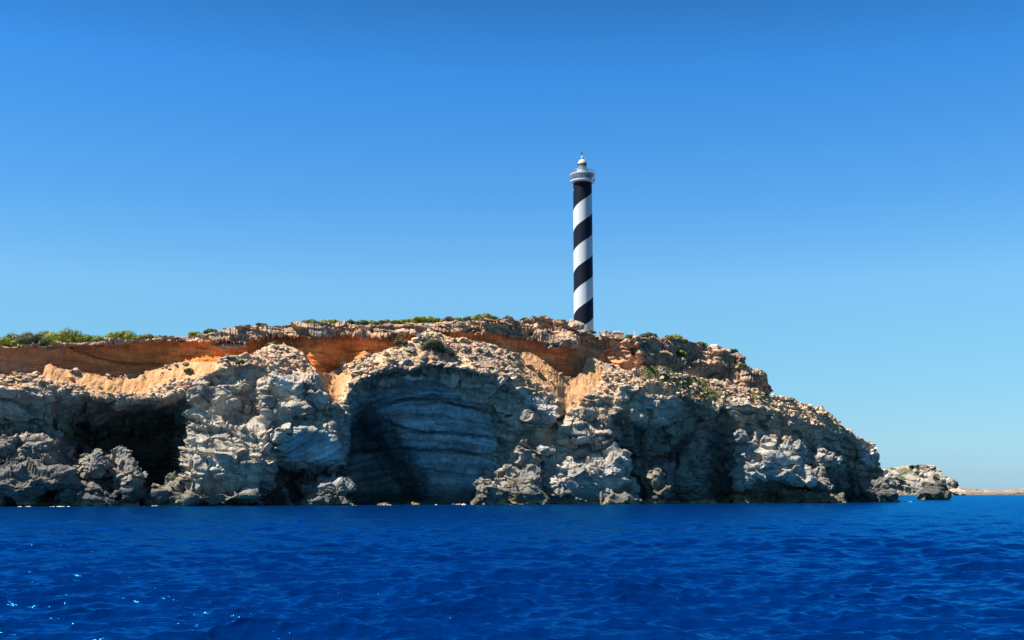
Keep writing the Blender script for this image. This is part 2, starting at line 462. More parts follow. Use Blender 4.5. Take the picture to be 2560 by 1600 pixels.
# ------------------------------------------------------------------ cliff, lower sheet: shore, grey cliff, rubble slope
_tx = np.arange(-400, 2226.0)
_tk = np.exp(-(np.arange(-50, 51) / 16.0) ** 2)
_ts = np.convolve(np.pad(crv(TAL_B, _tx), 50, 'edge'), _tk / _tk.sum(), 'valid')
def lower_depth(px, py):
    """horizontal distance of the undetailed lower cliff at a pixel of its face"""
    W, T = crv(WATER, px), np.minimum(np.interp(px, _tx, _ts), crv(WATER, px) - 12)
    Y0 = shore_Y(px); m = Y0 / FPX
    h1 = np.clip(W - py, -30, None)
    hT = W - T
    low = np.minimum(h1, hT) * .05
    tal = np.clip(h1 - hT, 0, None) * np.interp(px, [0, 90, 200, 300, 500, 1240, 1330, 1480, 1570, 1900, 2250], [1.1, .85, .75, .9, 1.15, 1.15, .85, .75, .95, 1.3, 1.1])
    return Y0 + (low + tal) * m

NX1, NV1 = 1560, 215
px_c = np.linspace(-400, 2224, NX1)
t = np.linspace(0, 1, NV1)
PXg = np.repeat(px_c[None], NV1, 0)
jit = 5 * gnoise(px_c / 9, px_c * 0, px_c * 0 + 3.3, 5) + 4 * gnoise(px_c / 3.2, px_c * 0, px_c * 0 + 8.3, 6)
top = crv(REC_B, px_c) + .55 * jit * np.interp(px_c, [1000, 1900, 2200], [.8, 1.0, .8])
bot = crv(WATER, px_c) + 14
PYg = bot[None] + (top - bot)[None] * t[:, None]
wx = PXg + 5 * gnoise(PXg / 26, PYg / 26, PXg * 0, 21) + 2.5 * gnoise(PXg / 9, PYg / 9, PXg * 0, 23)
wy = PYg + 5 * gnoise(PXg / 26, PYg / 26, PXg * 0 + 7, 22) + 2.5 * gnoise(PXg / 9, PYg / 9, PXg * 0 + 4, 24)
D1 = lower_depth(PXg, PYg)
rel = sample(relief, wx, wy)
D1 = D1 + rel + sample(groove, wx, wy)
D1 += 10 * np.clip(1 - (crv(REC_B, PXg) * 0 + 2224 - PXg) / 24, 0, 1) ** 2
X, Yy, Z = ray(PXg, PYg, D1)
P = np.stack([X, Yy, Z], -1)
N = .65 * grid_normals(smooth_rows(P, 4)) + np.array((0, -.33, .08))
Tm = sstep(-6, 8, crv(TAL_B, wx) + 3 * gnoise(PXg / 12, PYg / 12, PXg * 0, 29) - wy)          # 1 on the rubble slope
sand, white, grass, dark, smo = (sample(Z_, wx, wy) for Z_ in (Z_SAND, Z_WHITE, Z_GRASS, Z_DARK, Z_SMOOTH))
smo = sample(Z_SMOOTH, wx + 16 * gnoise(PXg / 40, PYg / 26, PXg * 0, 27) + 8 * gnoise(PXg / 14, PYg / 10, PXg * 0, 28), wy)
sand = np.clip(sand * 1.3, 0, 1)
cav = np.clip(rel / 6, 0, 1)
bare = rock_detail(X, Yy, Z, .8 - .75 * np.clip(smo, 0, 1), 1 - .5 * smo)
arch = Z + .0009 * (PXg - 1080) ** 2 * (D1 / FPX) * .9 + .5 * fbm(X, Yy, Z, 6, 2, 87)
bed = .45 * fbm(X * .12, Yy * .12, arch * 1.0, 1.4, 4, 88) + .5 * fbm(X * .5, Yy * .5, Z, 6, 2, 89) + .10 * fbm(X, Yy, Z * 2, 1.2, 2, 90)
sm1 = np.clip(smo * 1.35, 0, 1)
bare = bare * (1 - .88 * sm1) + bed * sm1
f1, f2, r_ = worley(X / 1.5, Yy / 1.6, Z / 1.1, 91)
g1, g2, q_ = worley(X / .75, Yy / .75, Z / .6, 92)
loose = .55 * fbm(X, Yy, Z, 6, 3, 95) + .5 * (1 - np.clip(f1, 0, 1)) * (r_ > .6) + .22 * (1 - np.clip(g1, 0, 1)) * (q_ > .5)
sandy = .35 * fbm(X, Yy, Z, 4, 4, 97) + .25 * fbm(X, Yy * .3, Z * .3, 1.2, 2, 98)
disp = bare * (1 - Tm) * (1 - sand) + loose * Tm * (1 - sand) + sandy * sand
disp -= .6 * sstep(1.0, 0, np.abs(Z - 1.0) / 1.2)
P = P + N * disp[..., None]
c = np.ones(P.shape) * np.array(GREY)
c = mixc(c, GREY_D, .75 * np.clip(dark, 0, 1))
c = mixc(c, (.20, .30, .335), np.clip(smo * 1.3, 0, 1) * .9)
lay = fbm(X * .05, Yy * .05, arch, 1.1, 3, 86)
c = c * (1 + .55 * (lay * np.clip(smo, 0, 1))[..., None])
c = mixc(c, (.30, .25, .17), .5 * np.clip(smo, 0, 1) * sstep(.15, .45, fbm(X * .08, Yy * .08, arch, 1.9, 2, 85)))
c = mixc(c, (.36, .265, .175), .7 * np.clip(sample(Z_BROWN, wx, wy), 0, 1))
c = mixc(c, WHITE, np.clip(white, 0, 1) * .85)
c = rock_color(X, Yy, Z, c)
ct = rock_color(X, Yy, Z, np.ones(P.shape) * np.array(TAN)) * (.8 + .45 * r_[..., None])
ct = mixc(ct, (.20, .21, .07), np.clip(grass, 0, 1) * .8 * sstep(-.3, .3, fbm(X, Yy, Z, 2, 2, 99)))
c = mixc(c, (0, 0, 0), Tm) + ct * Tm[..., None]
nearT = np.exp(-((crv(TAL_B, PXg) - PYg + 14) / 16.0) ** 2) * (1 - Tm)
c = mixc(c, (.42, .31, .23), .25 * nearT)
c = mixc(c, SAND, sand * (.75 + .25 * np.clip(fbm(X, Yy, Z, 3, 3, 77), -1, 1)))
c = tide_color(c, X, Yy, Z)
TALUS = (P.copy(), N.copy(), Tm * (1 - .97 * sand), np.clip(grass, 0, 1), PXg, PYg)
# ground runs back behind the top edge
back = []
for d in (1.5, 5, 14, 40, 100, 220):
    B = P[-1].copy(); B[:, 1] += d; B[:, 2] -= .25 + .02 * d + .3 * gnoise(B[:, 0] / 6, B[:, 1] / 6, B[:, 2] * 0, 31)
    B[:, 0] *= 1 + .0 * d
    back.append(B)
Pall = np.concatenate([P, np.array(back)], 0)
call = np.concatenate([c, np.repeat(c[-1:], 6, 0)], 0)
V1 = Pall.reshape(-1, 3); C1 = np.clip(call.reshape(-1, 3), .01, .9)
F1 = grid_faces(Pall.shape[0], NX1)

# ------------------------------------------------------------------ cliff, upper sheet: red wall, broken cap, plateau
NX2, NV2 = 1380, 92
px_u = np.linspace(-400, 1917, NX2)
PX2 = np.repeat(px_u[None], NV2, 0)
jit2 = 4 * gnoise(px_u / 10, px_u * 0 + 5, px_u * 0 + 3.3, 8) + 4 * gnoise(px_u / 3.6, px_u * 0 + 2, px_u * 0 + 8.3, 9)
topu = crv(SKY_UP, px_u) + jit2 * np.interp(px_u, [0, 420, 560, 1500, 1900], [.18, .25, .5, .6, .9])
recb = crv(REC_B, px_u)
capb = np.clip(crv(CAP_B, px_u) + jit2 * np.interp(px_u, [400, 560], [.35, 1.7]), topu + 3, recb - 1)
botu = recb + 9
tv = np.linspace(0, 1, NV2)
PY2 = botu[None] + (topu - botu)[None] * tv[:, None]
baseD = lower_depth(px_u, recb)
baseD = np.convolve(np.pad(baseD, 30, 'edge'), np.hanning(61) / np.hanning(61).sum(), 'valid')
m2 = baseD / FPX
hh = (recb[None] - PY2) * m2[None]                 # metres above the foot of the wall
Hc = (recb - capb)[None] * m2[None]
s = np.clip(hh / np.maximum(Hc, .3), -.3, 1)
wallness = np.interp(px_u, [1440, 1520, 1600, 1900], [1, .6, .3, .25])[None]
D2 = baseD[None] + np.interp(px_u, [0, 700, 760, 860, 920, 1240, 1300, 1500, 1560], [3.2, 3.2, 5, 5, 3.2, 3.4, 7.5, 7, 3.2])[None] + 2.6 * wallness * np.sin(np.pi * np.clip(s * .85 + .05, 0, 1)) * np.clip(Hc / 4, .2, 1)
above = np.clip(hh - Hc, 0, None)
cap = sstep(-.35, .15, hh - Hc)
openw = np.interp(px_u, [380, 460, 560, 620, 700, 1000, 1040], [0, .25, .25, .15, .3, .3, .15])[None]
D2 += .30 * openw * np.clip(hh, 0, Hc) + cap * (-1.7 * wallness * (1 - .9 * openw)) - 1.8 * openw * wallness * np.sin(np.pi * np.clip(s * .85 + .05, 0, 1)) * np.clip(Hc / 4, .2, 1) + above * np.interp(px_u, [0, 1000, 1500, 1620, 1900], [.75, .6, .55, .9, 1.1])[None]
RELIEF_UP = [("1345,828 1380,824 1430,828 1442,850 1436,872 1400,880 1360,872 1346,850", 5, -4.0, 0, .03),
             ("1290,812 1345,818 1345,850 1300,862", 6, -1.5, 0, .02),
             ("532,868 560,857 616,860 626,867 560,878", 3, -3.0, 0, .0), ("440,852 470,850 520,856 500,864 450,862", 3, -1.5, 0, 0),
             ("1225,855 1238,845 1250,860 1240,874", 3, 2, 0, 0), ("1288,850 1296,862 1305,885 1296,890", 3, 1.6, 0, 0),
             ("1450,852 1590,850 1584,926 1540,920 1490,896 1460,900", 7, 2.4, 0, -.01),
             ("1588,850 1620,846 1660,872 1690,880 1700,895 1640,892 1600,905 1586,880", 6, -2.6, 0, -.04),
             ("1650,852 1660,852 1680,880 1665,880", 4, -1.4, 0, 0),
             ("1690,868 1755,870 1752,896 1700,885", 5, 1.8, 0, .02),
             ("1745,890 1800,880 1850,905 1880,930 1840,925 1760,910", 7, -2.6, 0, -.06),
             ("1620,892 1745,897 1800,912 1800,922 1740,915 1620,908", 5, -1.6, 0, .03),
             ("1740,925 1850,945 1850,962 1790,946 1730,938", 5, 2.2, 0, .02),
             ("1800,872 1840,880 1868,897 1850,905", 5, -1.8, 0, .03),
             ("0,880 90,880 100,935 0,940", 10, .9, 0, 0), ("105,870 160,868 145,895 112,885", 4, -1.6, 0, .03)]
rel2 = np.zeros(_gx.shape)
for q, blur, a, b, cc in RELIEF_UP:
    Pq = poly(q); M = inside(Pq, _gx, _gy).astype(float)
    rel2 += soft(M, blur) * (a + b * (_gx - Pq[:, 0].mean()) + cc * (_gy - Pq[:, 1].mean()))
rel2 += 1.0 * line_mask(poly("172,868 200,880 240,893 290,905 340,912 400,908"), 2.5)
ux = PX2 + 4 * gnoise(PX2 / 20, PY2 / 20, PX2 * 0, 121) + 2 * gnoise(PX2 / 7, PY2 / 7, PX2 * 0, 122)
uy = PY2 + 4 * gnoise(PX2 / 20, PY2 / 20, PX2 * 0 + 9, 123) + 2 * gnoise(PX2 / 7, PY2 / 7, PX2 * 0, 124)
D2 = D2 + sample(rel2, ux, uy)
D2 += 14 * np.clip((PX2 - 1885) / 32, 0, 1) ** 2.5
X2, Y2, Z2 = ray(PX2, PY2, D2)
P2 = np.stack([X2, Y2, Z2], -1)
N2 = .4 * grid_normals(smooth_rows(P2, 3)) + np.array((0, -.6, .12))
rocky = np.clip(cap + np.interp(px_u, [1440, 1500], [0, .8])[None], 0, 1)
smoothw = .5 * fbm(X2 * .5, Y2 * .5, Z2 * 2, 5, 4, 130) + .3 * fbm(X2 * .12, Y2 * .12, Z2 + .04 * X2, 1.1, 3, 132, ridged=True) + .12 * fbm(X2 * 3, Y2, Z2 * .6, 1.5, 3, 131)
disp2 = rocky * rock_detail(X2, Y2, Z2, 1.15, 1.3) * .85 + (1 - rocky) * smoothw
P2 = P2 + N2 * disp2[..., None]
redw = np.interp(px_u, [-400, 80, 130, 480, 1060, 1240, 1300, 1420, 1450, 1700, 1900], [.45, .5, .8, 1, 1, .75, .65, .75, .35, .15, .15])[None] * (1 - cap)
c2 = np.ones(P2.shape) * np.array(CAPC)
c2 = rock_color(X2, Y2, Z2, c2)
bandy = fbm(X2 * .25, Y2 * .25, Z2 + .05 * X2, 2.2, 3, 135)
red = np.ones(P2.shape) * np.array(RED) * np.clip(1 + .5 * bandy[..., None] + .3 * fbm(X2, Y2, Z2 * .3, 1.5, 3, 136)[..., None], .45, 1.25)
foot_purple = sstep(.25, .02, s) * np.interp(px_u, [0, 100, 450, 560], [.55, .5, .3, 0])[None]
red = mixc(red, (.36, .155, .085), foot_purple)  # wall turns darker brown-purple towards its foot at the left
Z_GLOW = zone("420,885 470,872 560,868 650,862 620,885 560,900 470,903 410,908", "700,862 780,862 860,850 990,846 1040,850 980,872 900,892 850,905 800,905 770,885", "1000,848 1060,832 1050,840 1010,858", "1240,840 1330,862 1430,882 1440,900 1380,905 1310,878 1250,872", blur=8)  # wall patches where a warm glow is painted into the orange
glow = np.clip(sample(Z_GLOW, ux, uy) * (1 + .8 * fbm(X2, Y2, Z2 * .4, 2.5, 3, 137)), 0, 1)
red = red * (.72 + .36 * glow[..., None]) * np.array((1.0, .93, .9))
Z_LEDGE = zone("532,866 560,856 616,858 626,867 560,878", "140,876 160,868 165,880 150,896 138,886", "100,868 130,868 128,888 110,886", blur=3)
redw = redw * (1 - np.clip(sample(Z_LEDGE, ux, uy), 0, 1))
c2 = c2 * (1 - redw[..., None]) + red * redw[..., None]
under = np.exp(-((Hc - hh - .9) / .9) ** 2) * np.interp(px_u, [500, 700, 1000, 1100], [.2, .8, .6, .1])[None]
c2 = mixc(c2, (.13, .09, .075), .7 * np.clip(under, 0, 1))  # painted shade: dark band just below the overhang of the cap
backs = []
for d in (1.0, 4, 10, 24, 60, 140, 260):
    B = P2[-1].copy(); B[:, 1] += d
    B[:, 2] -= .1 + .012 * d + .12 * gnoise(B[:, 0] / 5, B[:, 1] / 5, B[:, 2] * 0, 33)
    backs.append(B)
P2a = np.concatenate([P2, np.array(backs)], 0)
c2a = np.concatenate([c2, np.repeat(np.ones((1, NX2, 3)) * np.array((.36, .28, .2)), 7, 0)], 0)
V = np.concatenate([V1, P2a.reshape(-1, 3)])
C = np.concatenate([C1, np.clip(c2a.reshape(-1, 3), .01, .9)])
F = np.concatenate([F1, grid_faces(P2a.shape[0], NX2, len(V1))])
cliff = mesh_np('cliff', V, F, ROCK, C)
tag(cliff, 'long layered limestone cliff with red earth wall and grey sea caves', 'cliff', kind='structure')

RIM = (px_u, P2[-1])
def rim_at(px):
    return np.array([np.interp(px, RIM[0], RIM[1][:, k]) for k in range(3)])

# ------------------------------------------------------------------ boulders and rocks
def boulder(name, outline, delta, thick, lean, base, label, cat='boulder', group=None, rough=1.0, tide=True, dist=None, seed=0, nt=150, nr=44, mat=None, detail=1.0, flat=2.2):
    """closed rock whose front outline is given in source pixels; it stands delta metres nearer than the shore / cliff face"""
    Pl = poly(outline)
    cx = (Pl[:, 0].min() + Pl[:, 0].max()) / 2; cy = (Pl[:, 1].min() + Pl[:, 1].max()) / 2
    D = dist if dist else float(lower_depth(np.array([cx]), np.array([cy]))[0]) - delta
    seg = np.roll(Pl, -1, 0) - Pl
    L = np.concatenate([[0], np.cumsum(np.hypot(seg[:, 0], seg[:, 1]))])
    q = np.linspace(0, L[-1], nt, endpoint=False)
    Pc = np.concatenate([Pl, Pl[:1]])
    bx, by = np.interp(q, L, Pc[:, 0]), np.interp(q, L, Pc[:, 1])
    r = np.sin(np.linspace(0, 1, nr) * math.pi / 2)
    sides = []
    m = D / FPX
    for sgn in (-1, 1):
        RR = r[:, None]
        gx = cx + RR * (bx - cx)[None]; gy = cy + RR * (by - cy)[None]
        off = sgn * thick * (1 - RR ** flat) ** .8 + 0 * gx
        dd = D + off + lean * (cy - gy) * m
        X, Y, Z = ray(gx, gy, dd)
        sides.append(np.stack([X, Y, Z], -1))
    A, Bk = sides[0], sides[1][:-1][::-1]
    Pg = np.concatenate([A, Bk], 0)
    ctr = Pg.reshape(-1, 3).mean(0)
    du = np.roll(Pg, -1, 1) - np.roll(Pg, 1, 1); dv = np.gradient(Pg, axis=0)
    n = np.cross(du, dv); n /= np.linalg.norm(n, axis=-1, keepdims=True) + 1e-9
    fl = np.sum(n * (Pg - ctr), -1) < 0
    n[fl] *= -1
    X, Y, Z = Pg[..., 0], Pg[..., 1], Pg[..., 2]
    size = min(np.ptp(bx), np.ptp(by)) * m
    k = np.clip(size / 9, .12, 1.0)
    d = rock_detail(X / k + seed * 31, Y / k, Z / k + seed * 17, rough * .75, .8) * k * .62 * detail
    big = np.clip(size, 1.5, 14)
    e1, e2, er = worley((X + 1.5 * gnoise(X / 3, Y / 3, Z / 3, 7)) / (big * .42) + seed, Y / (big * .42), Z / (big * .3) + 3 * seed, 19)
    d = d + big * (.17 * (er - .5) + .10 * fbm(X + seed * 9, Y, Z, big * .6, 2, 18)) * (1 if rough > .5 else .4)
    Pg = Pg + n * (d - .3 * k - .05 * big)[..., None]
    X, Y, Z = Pg[..., 0], Pg[..., 1], Pg[..., 2]
    cc = rock_color(X + seed, Y, Z, np.ones(Pg.shape) * np.array(base))
    if tide: cc = tide_color(cc, X, Y, Z)
    o3 = np.array([X.mean(), Y.mean(), Z.min()])
    o = mesh_np(name, Pg.reshape(-1, 3) - o3, grid_faces(Pg.shape[0], nt, wrap=True), mat or ROCK, np.clip(cc.reshape(-1, 3), .01, .9))
    o.location = o3
    return tag(o, label, cat, group)

DK, MD, LT, TN = (.135, .125, .11), (.22, .195, .16), (.33, .30, .255), (.42, .29, .19)
SH = 'boulders along the foot of the cliff'
B = boulder
B('boulder', "-130,1128 0,1128 60,1140 150,1160 205,1168 200,1215 150,1225 60,1272 -150,1272", 3, 9, .35, DK, 'broad dark grey rock mass at the far left waterline', group=SH, seed=1)
B('boulder', "-20,1094 30,1092 40,1120 20,1140 -30,1135", 1, 4, .4, MD, 'pale knob at the left frame edge above the dark rock mass', group=SH, seed=2, tide=False)
B('boulder', "46,1095 70,1078 110,1088 142,1104 148,1160 100,1164 50,1140", 1, 5, .4, MD, 'upright grey rock left of the dark left cave, above the waterline rocks', group=SH, seed=3, tide=False)
B('boulder', "190,1150 205,1130 240,1122 272,1136 276,1165 255,1190 215,1190 196,1175", 4, 5, .45, MD, 'rounded grey boulder in front of the left cave, left of its taller neighbour', group=SH, seed=4)
B('boulder', "276,1148 288,1132 310,1132 340,1158 372,1185 362,1215 330,1240 290,1240 272,1200", 4, 6, .5, MD, 'tall grey boulder blocking the lower right of the left cave mouth', group=SH, seed=5)
B('boulder', "136,1248 160,1225 200,1212 228,1228 232,1272 140,1272", 6, 4, .4, DK, 'low dark boulder at the left waterline beside a black hollow', group=SH, seed=6)
B('boulder', "194,1240 200,1205 225,1195 260,1205 292,1240 300,1272 200,1272", 7, 5, .4, DK, 'ridged dark boulder at the waterline below the rounded grey boulder', group=SH, seed=7)
B('boulder', "286,1210 300,1190 340,1180 360,1215 350,1272 290,1272", 6, 4, .4, DK, 'squat dark boulder at the waterline under the tall cave mouth boulder', group=SH, seed=8)
B('boulder', "350,1235 375,1205 410,1215 440,1185 462,1190 470,1230 500,1272 360,1272", 4, 5, .35, (.20, .18, .13), 'olive brown boulder at the waterline against the pale buttress', group=SH, seed=9)
B('boulder', "705,1232 709,1214 716,1222 726,1245 735,1270 712,1270", 3, 1.6, .3, LT, 'thin pale pointed rock standing in the dark undercut', group=SH, seed=10, nt=90, nr=26)
B('boulder', "755,1260 765,1225 790,1195 830,1180 868,1182 880,1205 893,1222 880,1240 888,1270 758,1270", 7, 6, .6, (.24, .225, .20), 'dark rounded boulder at the left foot of the big arch cave', group=SH, seed=11)
B('boulder', "1170,1255 1178,1228 1205,1190 1222,1182 1245,1205 1268,1230 1276,1270 1172,1270", 7, 5, .35, (.24, .21, .165), 'brown grey pyramid boulder at the right foot of the big arch cave', group=SH, seed=12)
B('boulder', "1262,1240 1255,1190 1262,1158 1300,1160 1345,1178 1362,1205 1370,1270 1270,1270", 4, 6, .3, MD, 'knobbly grey boulder just right of the pyramid boulder', group=SH, seed=13)
B('boulder', "1350,1250 1352,1190 1345,1150 1372,1135 1400,1118 1440,1135 1480,1124 1530,1120 1572,1130 1592,1160 1596,1272 1355,1272", 6, 9, .3, LT, 'largest pale grey boulder at the waterline below the orange gully', group=SH, seed=14, nt=200, nr=60)
B('boulder', "1400,1062 1432,1034 1470,1048 1500,1078 1484,1108 1440,1112 1412,1096", 3, 4.5, .6, LT, 'tilted layered grey block above the largest pale boulder', group=SH, seed=15, tide=False)
B('boulder', "1330,1110 1350,1100 1380,1112 1395,1130 1370,1145 1335,1135", 3, 2.6, .5, LT, 'small pale block at the bottom of the orange gully', group=SH, seed=16, tide=False)
B('boulder', "1594,1180 1610,1164 1650,1163 1664,1185 1662,1215 1680,1250 1660,1272 1600,1272 1606,1225 1596,1205", 4, 5, .4, (.21, .185, .14), 'brown two lump boulder right of the largest pale boulder', group=SH, seed=17)
B('boulder', "1658,1180 1672,1172 1684,1190 1682,1225 1668,1230 1658,1205", 3, 3, .4, MD, 'narrow brown grey rock leaning on the two lump boulder', group=SH, seed=18)
B('boulder', "1828,1180 1832,1130 1856,1098 1890,1088 1960,1096 2010,1112 2024,1140 2022,1200 1990,1220 1900,1215 1840,1222", 7, 9, .12, LT, 'big flat topped pale block above a dark undercut near the right end', group=SH, seed=19, nt=200, nr=60)
B('boulder', "1835,1085 1850,1070 1866,1080 1868,1100 1845,1110 1835,1102", 4, 3, .5, LT, 'small pale rock perched left of the flat topped block', group=SH, seed=20, tide=False)
B('boulder', "2020,1165 2034,1108 2060,1120 2112,1150 2108,1165 2080,1175 2040,1172", 8, 5, .7, LT, 'slanting slab with a lit top right of the flat topped block', group=SH, seed=21)
B('boulder', "2018,1200 2026,1172 2050,1165 2070,1185 2088,1215 2080,1232 2040,1232 2020,1218", 9, 5, .4, MD, 'round knobbed boulder beneath the slanting slab', group=SH, seed=22)
B('boulder', "2105,1180 2115,1170 2150,1190 2200,1200 2232,1207 2254,1232 2250,1262 2160,1264 2120,1230", 10, 9, .25, (.15, .14, .115), 'low dark brown rock forming the right tip of the cliff', group=SH, seed=23)
LG = 'low ledges at the waterline'
B('ledge', "1230,1262 1262,1252 1330,1252 1345,1262 1330,1270 1235,1270", 6, 3, .8, (.38, .30, .15), 'ochre waterline ledge below the knobbly grey boulder', 'rock ledge', LG, seed=24, nt=100, nr=24)
B('ledge', "1700,1262 1712,1246 1735,1244 1785,1252 1790,1268 1702,1268", 5, 3, .8, (.38, .30, .16), 'pale ochre ledge at the foot of the narrow lit pillar', 'rock ledge', LG, seed=25, nt=100, nr=24)
B('ledge', "1830,1258 1838,1246 1862,1244 1872,1256 1866,1264 1832,1264", 6, 2, .8, (.34, .28, .17), 'short ledge between the lit pillar and the flat topped block', 'rock ledge', LG, seed=26, nt=100, nr=24)
B('ledge', "1942,1252 1950,1232 1990,1226 2050,1230 2108,1236 2112,1258 2040,1262 1945,1262", 10, 5, .8, (.30, .245, .13), 'long ochre shelf under the flat topped block', 'rock ledge', LG, seed=27, nt=140, nr=30)
B('ledge', "296,1264 310,1254 345,1254 350,1270 298,1270", 8, 2, .7, (.36, .29, .16), 'small ochre ledge at the waterline below the squat dark boulder', 'rock ledge', LG, seed=28, nt=90, nr=20)
B('ledge', "930,1266 945,1257 970,1257 980,1268 932,1268", 6, 1.6, .7, (.38, .30, .17), 'lone ochre ledge in the shadowed mouth of the big arch cave', 'rock ledge', LG, seed=29, nt=80, nr=18)
B('islet', "2288,1254 2290,1232 2302,1222 2307,1209 2316,1199 2333,1203 2351,1201 2368,1214 2376,1232 2375,1254", 0, 9, .3, (.085, .078, .065), 'dark jagged sea rock standing alone off the right tip', 'sea rock', dist=617, seed=30, detail=.7)

# ------------------------------------------------------------------ loose rocks on the slope and the rim
SG = 'large loose rocks on the rubble slope'
def slope_rock(outline, label, base=TN, delta=1.0, thick=1.2, lean=.6, seed=0, group=SG, dist=None, rough=.6, detail=.8):
    return boulder('rock', outline, delta, thick, lean, base, label, 'rock', group, rough, False, dist, seed, 64, 20, flat=4.0, detail=detail)
PALE = (.50, .40, .29)
slope_rock("1010,876 1018,864 1034,864 1040,876 1030,880 1016,880", 'pale slab left of the dark green bush on the slope', PALE, seed=41)
slope_rock("1048,842 1054,830 1068,831 1076,842 1070,850 1052,852", 'cream block above the dark green bush, right of a dark upright rock', PALE, seed=42, thick=1.5)
slope_rock("1066,829 1072,818 1080,824 1078,834", 'small cream block highest on the rubble under the rim', PALE, seed=43, thick=.8)
slope_rock("1078,838 1082,830 1096,832 1100,842 1086,846", 'cream block right of and beside the one above the bush', PALE, seed=44)
slope_rock("1040,858 1044,832 1050,832 1058,846 1060,858 1050,862", 'dark upright rock left of the dark green bush', (.24, .22, .21), seed=45, thick=1.2, lean=.2)
slope_rock("1045,892 1056,886 1066,890 1064,898 1050,900", 'flat slab just below the dark green bush', PALE, seed=46)
slope_rock("1162,866 1168,864 1176,868 1174,874 1164,872", 'small flat stone upper right of the dark green bush', PALE, seed=47, thick=.8)
slope_rock("1200,870 1208,864 1222,872 1224,880 1214,884 1203,878", 'thick tan slab casting a dark shadow near the foot of the red wall', PALE, seed=48)
slope_rock("1106,918 1118,908 1146,905 1148,912 1120,920", 'long pale slab at the lip of the big arch cave', PALE, seed=49)
slope_rock("1258,922 1272,918 1298,922 1296,930 1270,930", 'upper of two slabs above the white rock face', PALE, seed=50)
slope_rock("1262,932 1276,930 1294,942 1296,950 1286,952 1268,944", 'lower of two slabs above the white rock face', PALE, seed=51)
slope_rock("1002,900 1014,890 1028,894 1022,902 1006,906", 'wedge shaped slab low on the rubble above the arch', PALE, seed=52)
slope_rock("1338,924 1344,918 1352,922 1350,932 1340,934", 'brown boulder sitting in the orange sand chute', (.36, .22, .14), seed=53, thick=1.0)
slope_rock("556,898 566,884 572,886 570,904 558,908", 'small dark upright rock at the foot of the red wall above the buttress', (.26, .22, .20), seed=54, thick=.9, lean=.2)
slope_rock("1700,985 1706,972 1718,975 1720,992 1706,994", 'reddish brown boulder below the green grass', (.34, .21, .15), seed=55, thick=1.3, lean=.3)
slope_rock("1770,954 1786,946 1796,950 1806,960 1790,964", 'pale tent shaped rock under the ledges right of the grass', PALE, seed=56)
slope_rock("1640,930 1650,920 1668,925 1668,936 1650,938", 'pinkish rock at the foot of the ledges left of the grass', (.46, .31, .24), seed=57)
slope_rock("1814,1000 1834,992 1868,996 1880,1012 1850,1018 1818,1014", 'broad flat rock below the overhanging nose of the cap', (.42, .34, .26), seed=58, thick=2)
slope_rock("1914,1092 1926,1084 1942,1087 1940,1096 1918,1097", 'left reddish stone lying on top of the flat topped block', (.45, .31, .22), delta=6, seed=59)
slope_rock("1954,1096 1964,1088 1978,1090 1980,1100 1958,1102", 'right reddish stone lying on top of the flat topped block', (.45, .29, .2), delta=6, seed=60)
slope_rock("2040,1034 2046,1016 2056,1014 2068,1032 2060,1044 2046,1044", 'knob of tan rock standing on the skyline of the right slope', TN, seed=61, thick=2)
slope_rock("1955,998 1960,992 1982,992 1984,1000 1965,1002", 'flat slab on the skyline of the right slope', TN, seed=62)
slope_rock("724,1003 730,992 738,996 738,1006", 'small white stone on the grey buttress face', WHITE, delta=6, seed=63, thick=.8) if False else None

rm = rim_at(1420)
RD = float(rm[1])
slope_rock("1417,820 1423,797 1440,800 1465,809 1462,825 1440,829", 'tilted squared rock block hiding the left foot of the lighthouse', (.42, .31, .23), dist=RD - .5, thick=2.2, lean=.15, seed=71, group=None, rough=.35, detail=.5)
slope_rock("1774,866 1776,860 1796,859 1800,868 1796,876 1778,876", 'white topped square rock on the rim right of the bright green bush', (.55, .48, .42), dist=float(rim_at(1785)[1]) - .3, thick=1.8, lean=.1, seed=72, group=None, rough=.35, detail=.4)
slope_rock("1806,880 1810,871 1816,873 1816,884", 'small upright rock right of the white topped square rock', TN, dist=float(rim_at(1810)[1]) - .5, thick=.9, lean=.1, seed=73, group=None)
slope_rock("1836,886 1844,880 1856,884 1868,896 1862,904 1848,900", 'jutting brown rock beak on the rim near the nose', (.34, .24, .17), dist=float(rim_at(1850)[1]) - 1, thick=2.5, lean=.1, seed=74, group=None)
slope_rock("1884,958 1890,944 1912,946 1918,956 1914,970 1890,969", 'square overhanging block at the tip of the cap nose', (.34, .27, .22), dist=float(rim_at(1890)[1]) + 2, thick=4, lean=.0, seed=75, group=None)
slope_rock("1880,938 1884,930 1908,932 1916,940 1908,946 1884,945", 'flat layered block above the overhanging nose block', (.40, .31, .24), dist=float(rim_at(1890)[1]) + 2, thick=4, lean=.1, seed=76, group=None)

